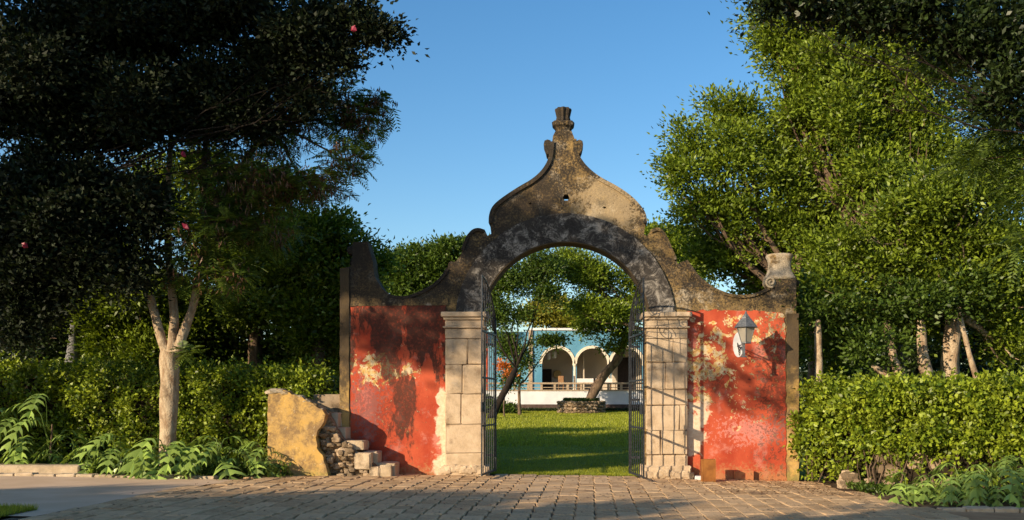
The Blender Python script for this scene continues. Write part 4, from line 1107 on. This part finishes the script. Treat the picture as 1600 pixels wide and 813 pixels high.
bt('dark tree behind the hedge at the far left', 60, 25.2, 500, [pf(40, 460, 25.2, 110, 90), pf(100, 380, 25.6, 100, 80), pf(0, 350, 25.2, 100, 100), pf(80, 540, 25.2, 80, 50)], 34, 'leaf_dark', nc=1800)
bt('sunlit bush showing yellow-green beside the left wall edge', 512, 24.5, 590, [pf(512, 570, 24.5, 22, 26), pf(520, 545, 24.5, 16, 16)], 35, 'leaf_yellow', nc=170, r=.05)
bt('low shaded shrub behind the left hedge beside the pale trunks', 350, 25, 590, [pf(330, 550, 25, 60, 40), pf(430, 560, 25.5, 60, 38), pf(240, 570, 25, 40, 25)], 36, 'leaf_mid', nc=1000, r=.08)
# pale leaning trunks behind left hedge
for i, (a, b, lab) in enumerate((((384, 600), (368, 555), 'leaning pale trunk behind the left hedge, left of three'), ((402, 600), (406, 530), 'upright pale trunk behind the left hedge, middle of three'), ((420, 600), (436, 520), 'pale trunk leaning right behind the left hedge, right of three'))):
    t = thing('tree', lab, 'tree', tuple(P(a[0], 690, 25)), 'slim pale trunks behind the left hedge')
    p0 = P(a[0] - (b[0] - a[0]) * 1.2, 700, 25); mb = MB(); mb.tube([p0, P(a[0], a[1], 25), P(*b, 25), P(b[0] + (b[0] - a[0]) * .6, b[1] - 60, 25)], [.14, .12, .09, .05], 9, wob=.3); mb.build('trunk', M['bark_pale'], t, True)
    c = P(b[0] + (b[0] - a[0]) * .6, b[1] - 65, 25); addfoliage('crown', leafcloud([(c.x, c.y, c.z, .9, .9, .6)], 90, 20, .25, .12, .06, np.random.default_rng(50 + i)), M['leaf_mid'], t)
# spotted palm trunk far left
t = thing('palm_tree', 'grey ringed palm trunk behind the hedge at the far left', 'palm tree', tuple(P(112, 700, 24)))
pc = P(112, 700, 24); pts = [P(112, 700, 24), P(112, 620, 24), P(112, 580, 24), P(113, 550, 24), P(114, 530, 24), P(115, 490, 24)]; mb = MB(); mb.tube(smooth3(pts, 1), interp([.26, .24, .19, .14, .09, .07], len(smooth3(pts, 1))), 12)
mb.build('trunk', m_simple('grey_palm_trunk', (.30, .30, .30), (.12, .12, .12), 40, .8, .8, .02), t, True)
addfoliage('crown', fronds([pf(115, 480, 24, 12, 8)], 18, 1.5, 26, .28, .03, np.random.default_rng(5), .1, .6), M['leaf_dark'], t)

# right side: big bright trees
gr2 = 'trees behind the right hedge'
RT = [
 ('large bright green tree whose crown reaches nearest the gateway', 1275, 25, 500,
  [pf(1140, 165, 25, 42, 42), pf(1095, 230, 24.6, 42, 42), pf(1070, 270, 24.6, 32, 38), pf(1150, 250, 24.4, 60, 55), pf(1105, 325, 25, 48, 38), pf(1165, 340, 25, 60, 45), pf(1215, 205, 25, 55, 50), pf(1225, 280, 24.6, 60, 60), pf(1240, 370, 25, 60, 50), pf(1130, 400, 25.8, 60, 40), pf(1190, 420, 26, 60, 40), pf(1290, 330, 25, 60, 60), pf(1250, 440, 25, 60, 50), pf(1300, 390, 24.6, 60, 60), pf(1270, 240, 24.6, 60, 50)], 41, 'leaf_lit', 'bark', 4200, .26),
 ('tall bright green tree rising to the top edge right of centre', 1400, 24, 480,
  [pf(1230, 60, 24, 50, 55), pf(1200, 40, 24.2, 30, 35), pf(1290, 90, 23.8, 70, 60), pf(1330, 170, 23.4, 75, 65), pf(1270, 170, 24, 55, 50), pf(1400, 110, 23.6, 80, 70), pf(1360, 260, 23.2, 80, 60), pf(1440, 200, 23.4, 80, 70), pf(1300, 20, 24, 60, 40), pf(1380, 30, 24, 80, 50)], 42, 'leaf_lit', 'bark', 4300, .3),
 ('leafy green tree with low boughs above the right hedge', 1490, 22, 480,
  [pf(1400, 350, 22, 85, 55), pf(1330, 400, 22, 60, 50), pf(1300, 460, 22, 55, 45), pf(1470, 320, 21.6, 80, 60), pf(1530, 380, 21.6, 70, 55), pf(1400, 440, 22, 70, 40), pf(1550, 290, 21.8, 70, 60), pf(1480, 430, 22, 60, 35), pf(1580, 450, 22, 50, 50), pf(1345, 500, 22.5, 45, 30), pf(1420, 510, 22.6, 60, 34), pf(1510, 490, 22.4, 60, 36), pf(1290, 530, 22.8, 40, 40), pf(1580, 540, 22.4, 50, 40), pf(1540, 440, 22, 50, 40)], 43, 'leaf_lit', 'bark_pale', 3900, .25),
 ('shaded tree deep behind the right hedge beside the wall', 1280, 27, 520,
  [pf(1290, 480, 27, 60, 60), pf(1260, 540, 27, 45, 50), pf(1330, 560, 27, 60, 40), pf(1290, 400, 27.5, 70, 55), pf(1215, 470, 27.5, 50, 50)], 44, 'leaf_mid', 'bark', 1700, .2),
 ('dark tree filling the shade behind the right trunks', 1560, 28, 520,
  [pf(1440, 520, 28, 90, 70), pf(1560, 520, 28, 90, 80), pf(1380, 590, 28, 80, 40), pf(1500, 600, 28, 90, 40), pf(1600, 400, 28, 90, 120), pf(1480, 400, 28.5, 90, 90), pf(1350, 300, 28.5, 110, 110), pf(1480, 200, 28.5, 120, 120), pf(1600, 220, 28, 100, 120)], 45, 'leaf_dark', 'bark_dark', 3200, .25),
]
for lab, base_, d_, fk, pfs, sd, lf, bk_, nc_, r_ in RT:
    tree(lab, base_, d_, fk, pfs, r_, int(nc_ * .35), 42, .34, .125, .06, lf, bk_, group=gr2, seed=sd, twigs=5, inner=.72)
# visible pale trunks behind right hedge
for i, (pts_, r_, lab) in enumerate((
    ([(1430, 640), (1395, 592), (1362, 572)], .10, 'fallen-looking pale trunk leaning left behind the right hedge'),
    ([(1438, 640), (1412, 598), (1395, 560), (1385, 500)], .13, 'pale trunk leaning left, second from the left behind the right hedge'),
    ([(1465, 640), (1452, 595), (1442, 560), (1438, 500)], .15, 'pale trunk leaning slightly left beside the thick upright trunk'),
    ([(1545, 640), (1525, 590), (1508, 530), (1498, 480)], .07, 'thin dark trunk leaning left, right of the thick upright trunk'),
    ([(1282, 640), (1280, 590), (1279, 560), (1278, 500)], .11, 'short pale trunk behind the hedge nearest the gateway'))):
    dd2 = 21.5; p0 = P(pts_[0][0], pts_[0][1], dd2); gzv = gz(p0.x, p0.y)
    t = thing('tree', lab, 'tree', (p0.x, p0.y, gzv), 'bare lower trunks behind the right hedge')
    L_ = [Vector((p0.x + .2, p0.y, gzv))] + [P(a, b, dd2) for a, b in pts_]; mb = MB(); s3 = smooth3(L_, 2)
    mb.tube(s3, interp([r_ * 1.2, r_, r_ * .85, r_ * .6], len(s3)), 9, wob=.3); mb.build('trunk', M['bark_pale'], t, True)
    c = L_[-1]; addfoliage('crown', leafcloud([(c.x, c.y, c.z + .4, .8, .8, .5)], 80, 20, .25, .12, .06, np.random.default_rng(80 + i)), M['leaf_mid'], t)
# top right foreground overhang
pt = [pf(1200, 5, 14, 35, 12), pf(1260, 8, 14, 50, 16), pf(1330, 12, 14, 60, 28), pf(1370, 30, 14, 40, 25), pf(1420, 20, 14, 60, 35), pf(1500, 40, 14, 80, 60), pf(1590, 100, 14, 70, 110), pf(1700, 100, 14, 100, 160)]
tree('dark leafy tree overhanging the top right corner', 1800, 14, 250, pt, .25, 1500, 18, .2, .10, .055, 'leaf_dark', 'bark_dark', seed=61, twigs=4, inner=.1, limb=.016)
t = thing('tree', 'feathery-leaved tree reaching in from the right edge', 'tree', (P(1850, 700, 15).x, -6, 0))
fp2 = [pf(1480, 80, 15, 60, 60), pf(1560, 180, 15, 60, 60), pf(1530, 250, 15, 50, 30), pf(1600, 300, 15, 45, 50), pf(1540, 60, 15, 60, 60), pf(1600, 200, 15, 60, 90), pf(1590, 380, 15, 25, 25)]
addfoliage('crown', fronds(fp2, 800, .42, 11, .10, .03, np.random.default_rng(62), .1, .45), M['leaf_feather'], t)
mb = MB(); mb.tube([(t.location.x, -6, -.1), (t.location.x - .3, -6, 3), P(1750, 300, 15)], [.2, .16, .1], 9)
for q_ in fp2: mb.tube(bez(P(1750, 300, 15), Vector(q_[:3]), (0, 0, .2), 6, .1), [.05, .04, .03, .02, .015, .01, .006], 5, False)
mb.build('trunk', M['bark'], t)

# behind the gate ----------------------------------------------------
gm = 'trees around the lawn and the blue house'
bt('wide-crowned tree at the right of the lawn above the arcade', 1080, 50, 520, [pf(950, 440, 50, 50, 32), pf(900, 420, 50, 40, 24), pf(985, 480, 50, 40, 36), pf(1020, 430, 50, 50, 45), pf(935, 485, 49, 40, 22), pf(880, 405, 51, 34, 18), pf(1060, 470, 50, 50, 50)], 51, 'leaf_lit', nc=1250, cr=.5, L=.18, group=gm, r=.3)
bt('tree with dark branching trunk left of the blue house', 766, 48, 575, [pf(800, 440, 48, 36, 36), pf(845, 420, 48, 36, 28), pf(780, 475, 48, 30, 40), pf(845, 462, 48, 30, 18), pf(750, 430, 48, 40, 40), pf(808, 495, 48, 18, 14)], 52, 'leaf_mid', 'bark_dark', nc=800, cr=.45, L=.17, group=gm, r=.2, lean=40, twigs=1, limb=.06)
# leaning planter tree
t = thing('tree', 'leaning tree growing from the round stone planter', 'tree', (P(920, 628, 54.5).x, 33.5, pzb + .6), gm)
pts = smooth3([P(917, 634, 54.5), P(930, 608, 54.5), P(948, 580, 54.5), P(966, 562, 54.5), P(975, 540, 54.5), P(985, 500, 54.5)], 2)
mb = MB(); mb.tube(pts, interp([.30, .27, .24, .22, .2, .14], len(pts)), 12, wob=.3)
mb.tube(smooth3([P(972, 556, 54.5), P(958, 546, 54.5), P(948, 548, 54.5)], 1), .1, 6); mb.tube(smooth3([P(980, 520, 54.5), P(960, 500, 54.5), P(940, 480, 54)], 1), .08, 6)
mb.build('trunk', M['bark'], t, True)
addfoliage('crown', leafcloud([pf(940, 505, 54, 38, 22), pf(975, 490, 54, 35, 26), pf(915, 485, 54, 28, 16), pf(960, 540, 54, 20, 8), pf(985, 525, 54, 22, 16)], 520, 20, .4, .2, .10, np.random.default_rng(53)), M['leaf_lit'], t)
bt('far tree with a yellow-green crown above the blue roof', 880, 74, 540, [pf(850, 495, 74, 35, 16), pf(900, 498, 74, 40, 14), pf(870, 480, 75, 30, 16)], 54, 'leaf_yellow', nc=500, cr=.6, L=.3, group=gm, r=.25)
bt('far rounded tree on the skyline left of the arch', 650, 62, 540, [pf(640, 410, 62, 45, 28), pf(690, 405, 62, 50, 28), pf(620, 440, 62, 40, 40), pf(680, 450, 62, 60, 40), pf(740, 420, 62, 45, 40), pf(730, 395, 62, 25, 18)], 55, 'leaf_mid', nc=2600, cr=.55, L=.26, group=gm, r=.4)
bt('far tree on the skyline right of the pediment', 1040, 60, 540, [pf(1040, 380, 60, 42, 28), pf(1070, 400, 60, 50, 40), pf(1010, 420, 60, 50, 40)], 56, 'leaf_lit', nc=1100, cr=.5, L=.24, group=gm, r=.35)
bt('tree with thin foliage in front of the red building', 812, 52, 600, [pf(815, 560, 52, 16, 22), pf(800, 590, 52, 16, 16), pf(790, 540, 52, 18, 28), pf(860, 535, 53, 26, 8)], 57, 'leaf_mid', nc=260, cr=.35, L=.17, group=gm, r=.1)
bt('orange flowering bush beside the terrace', 788, 50, 610, [pf(785, 573, 50, 6, 5), pf(794, 583, 50, 5, 4)], 58, 'orange', nc=22, cr=.25, L=.14, group=gm, r=.05)
bt('green shrub at the left foot of the terrace wall', 776, 54, 640, [pf(780, 640, 54, 26, 9), pf(760, 635, 54, 26, 14)], 59, 'leaf_mid', nc=350, cr=.25, L=.15, group=gm, r=.05)
# low edging hedge at the foot of the terrace
rng = np.random.default_rng(71); n = 16000
x = rng.uniform(-7, 9, n); pp = np.array([(a, 36.3 + rng.uniform(-.5, .4), gz(a, 36) + rng.uniform(0, .14)) for a in x])
tag(link('edging_plants', quadmesh('edging_plants', leaves_at(pp, rng.normal(size=(n, 3)) + [0, 0, .7], .13, .05, rng)), None, M['leaf_dark']), kind='stuff')
# far woodland behind everything
rng = np.random.default_rng(72); puffs = []
for i in range(46):
    x = -75 + 150 * i / 45; puffs.append((x + rng.uniform(-1, 1), rng.uniform(70, 82), rng.uniform(1.5, 4), 3.6, 3, rng.uniform(2.8, 4)))
for i in range(30):
    x = -44 + 29 * i / 30; puffs.append((x, rng.uniform(11, 15), rng.uniform(1, 4.5), 2.0, 1.5, 2.2))
    x = 9 + 34 * i / 30; puffs.append((x, rng.uniform(14, 22), rng.uniform(1, 5), 2.2, 1.5, 2.6))
for i in range(7): puffs.append((-14 + i * 1.2, rng.uniform(8.5, 10), rng.uniform(.6, 1.8), 1.3, 1, 1.3))
tag(link('far_woodland', quadmesh('far_woodland', leafcloud(puffs, 9000, 16, .7, .34, .18, rng)), None, M['leaf_dark']), kind='stuff')

# ------------------------------------------------------------------ trees behind the viewpoint (they cast the shade seen in the photograph)
def shade(x, y, z, rx, ry, rz, nc, seed, lf='leaf_mid', per=16, Ls=.34):
    random.seed(seed); rng = np.random.default_rng(seed)
    t = thing('tree', 'tall dense tree behind the viewpoint shading the paving', 'tree', (x, y, 0), 'tall trees behind the viewpoint')
    mb = MB(); mb.tube([(x, y, -.2), (x, y, max(1, z - rz * .6))], [.35, .2], 8); mb.build('trunk', M['bark'], t)
    addfoliage('crown', leafcloud([(x, y, z, rx, ry, rz)], nc, per, .45, Ls, Ls * .6, rng, .05, .3, .05), M[lf], t)
# wall of foliage: its top decides where the lit strip along the gateway begins
top_ = (-1.9 + 24) * SC
for i in range(13):
    shade(-42 + 2.9 * i, -24, top_ - 4.35 + .15 * math.sin(i * 2.2), 2.4, 1.6, 3.0, 950, 200 + i)
# higher crowns to the left: shade the dark foreground tree, the upper left of the gateway and the arch
def wallray(x, z, y):      # point at depth y whose shadow falls at (x, z) on the gateway face
    return x + SA * y, z - SC * y
t = thing('tree', 'very tall spreading tree behind the viewpoint shading the left half of the gateway', 'tree', (-27, -14, 0))
pu = []
for wx, wz, y, rx, rz in ((-9.2, 5.4, -12, 1.4, 1.6), (-8.6, 7.6, -12, 2.0, 1.2), (-4.4, 4.9, -12, 1.1, .9), (-5.0, 8.1, -12, 2.4, 1.2), (-1.9, 5.4, -13, .7, .6)):
    px_, pz_ = wallray(wx, wz, y); pu.append((px_, y, pz_, rx, 1.2, rz))
mb = MB(); mb.tube([(-27, -14, -.2), (-27, -14, 8)], [.5, .35], 8)
for p_ in pu: mb.tube(bez((-27, -14, 8), p_[:3], (0, 0, 1.2), 6, .05), [.25, .2, .15, .12, .09, .07, .04], 5, False)
mb.build('trunk', M['bark'], t)
rng = np.random.default_rng(301)
V = [leafcloud([p_], int(170 * p_[3] * p_[5]), 16, .4, .28, .17, rng, .05, .3, .05) for p_ in pu]
for wx, wz, y, rx, rz, nc in ((-.2, 5.1, -13, 1.6, .34, 110), (-2.6, 4.0, -14, .8, .45, 50), (-3.6, 2.9, -14, .9, .35, 40), (.9, 4.2, -12, .3, .3, 9), (3.4, 2.15, -12, .95, .14, 16), (3.0, 1.75, -12, .5, .1, 7), (4.2, 1.75, -12, .4, .1, 5), (2.9, 2.9, -12, .35, .25, 7), (-2.2, 3.0, -14, .4, .2, 12), (-2.4, 2.35, -14, .4, .12, 7), (4.0, 4.2, -12, .9, .2, 14)):
    px_, pz_ = wallray(wx, wz, y); V.append(leafcloud([(px_, y, pz_, rx, 1.0, rz)], nc, 14, .32, .2, .12, rng, .05, .3, .05))
addfoliage('crown', np.concatenate(V), M['leaf_mid'], t)
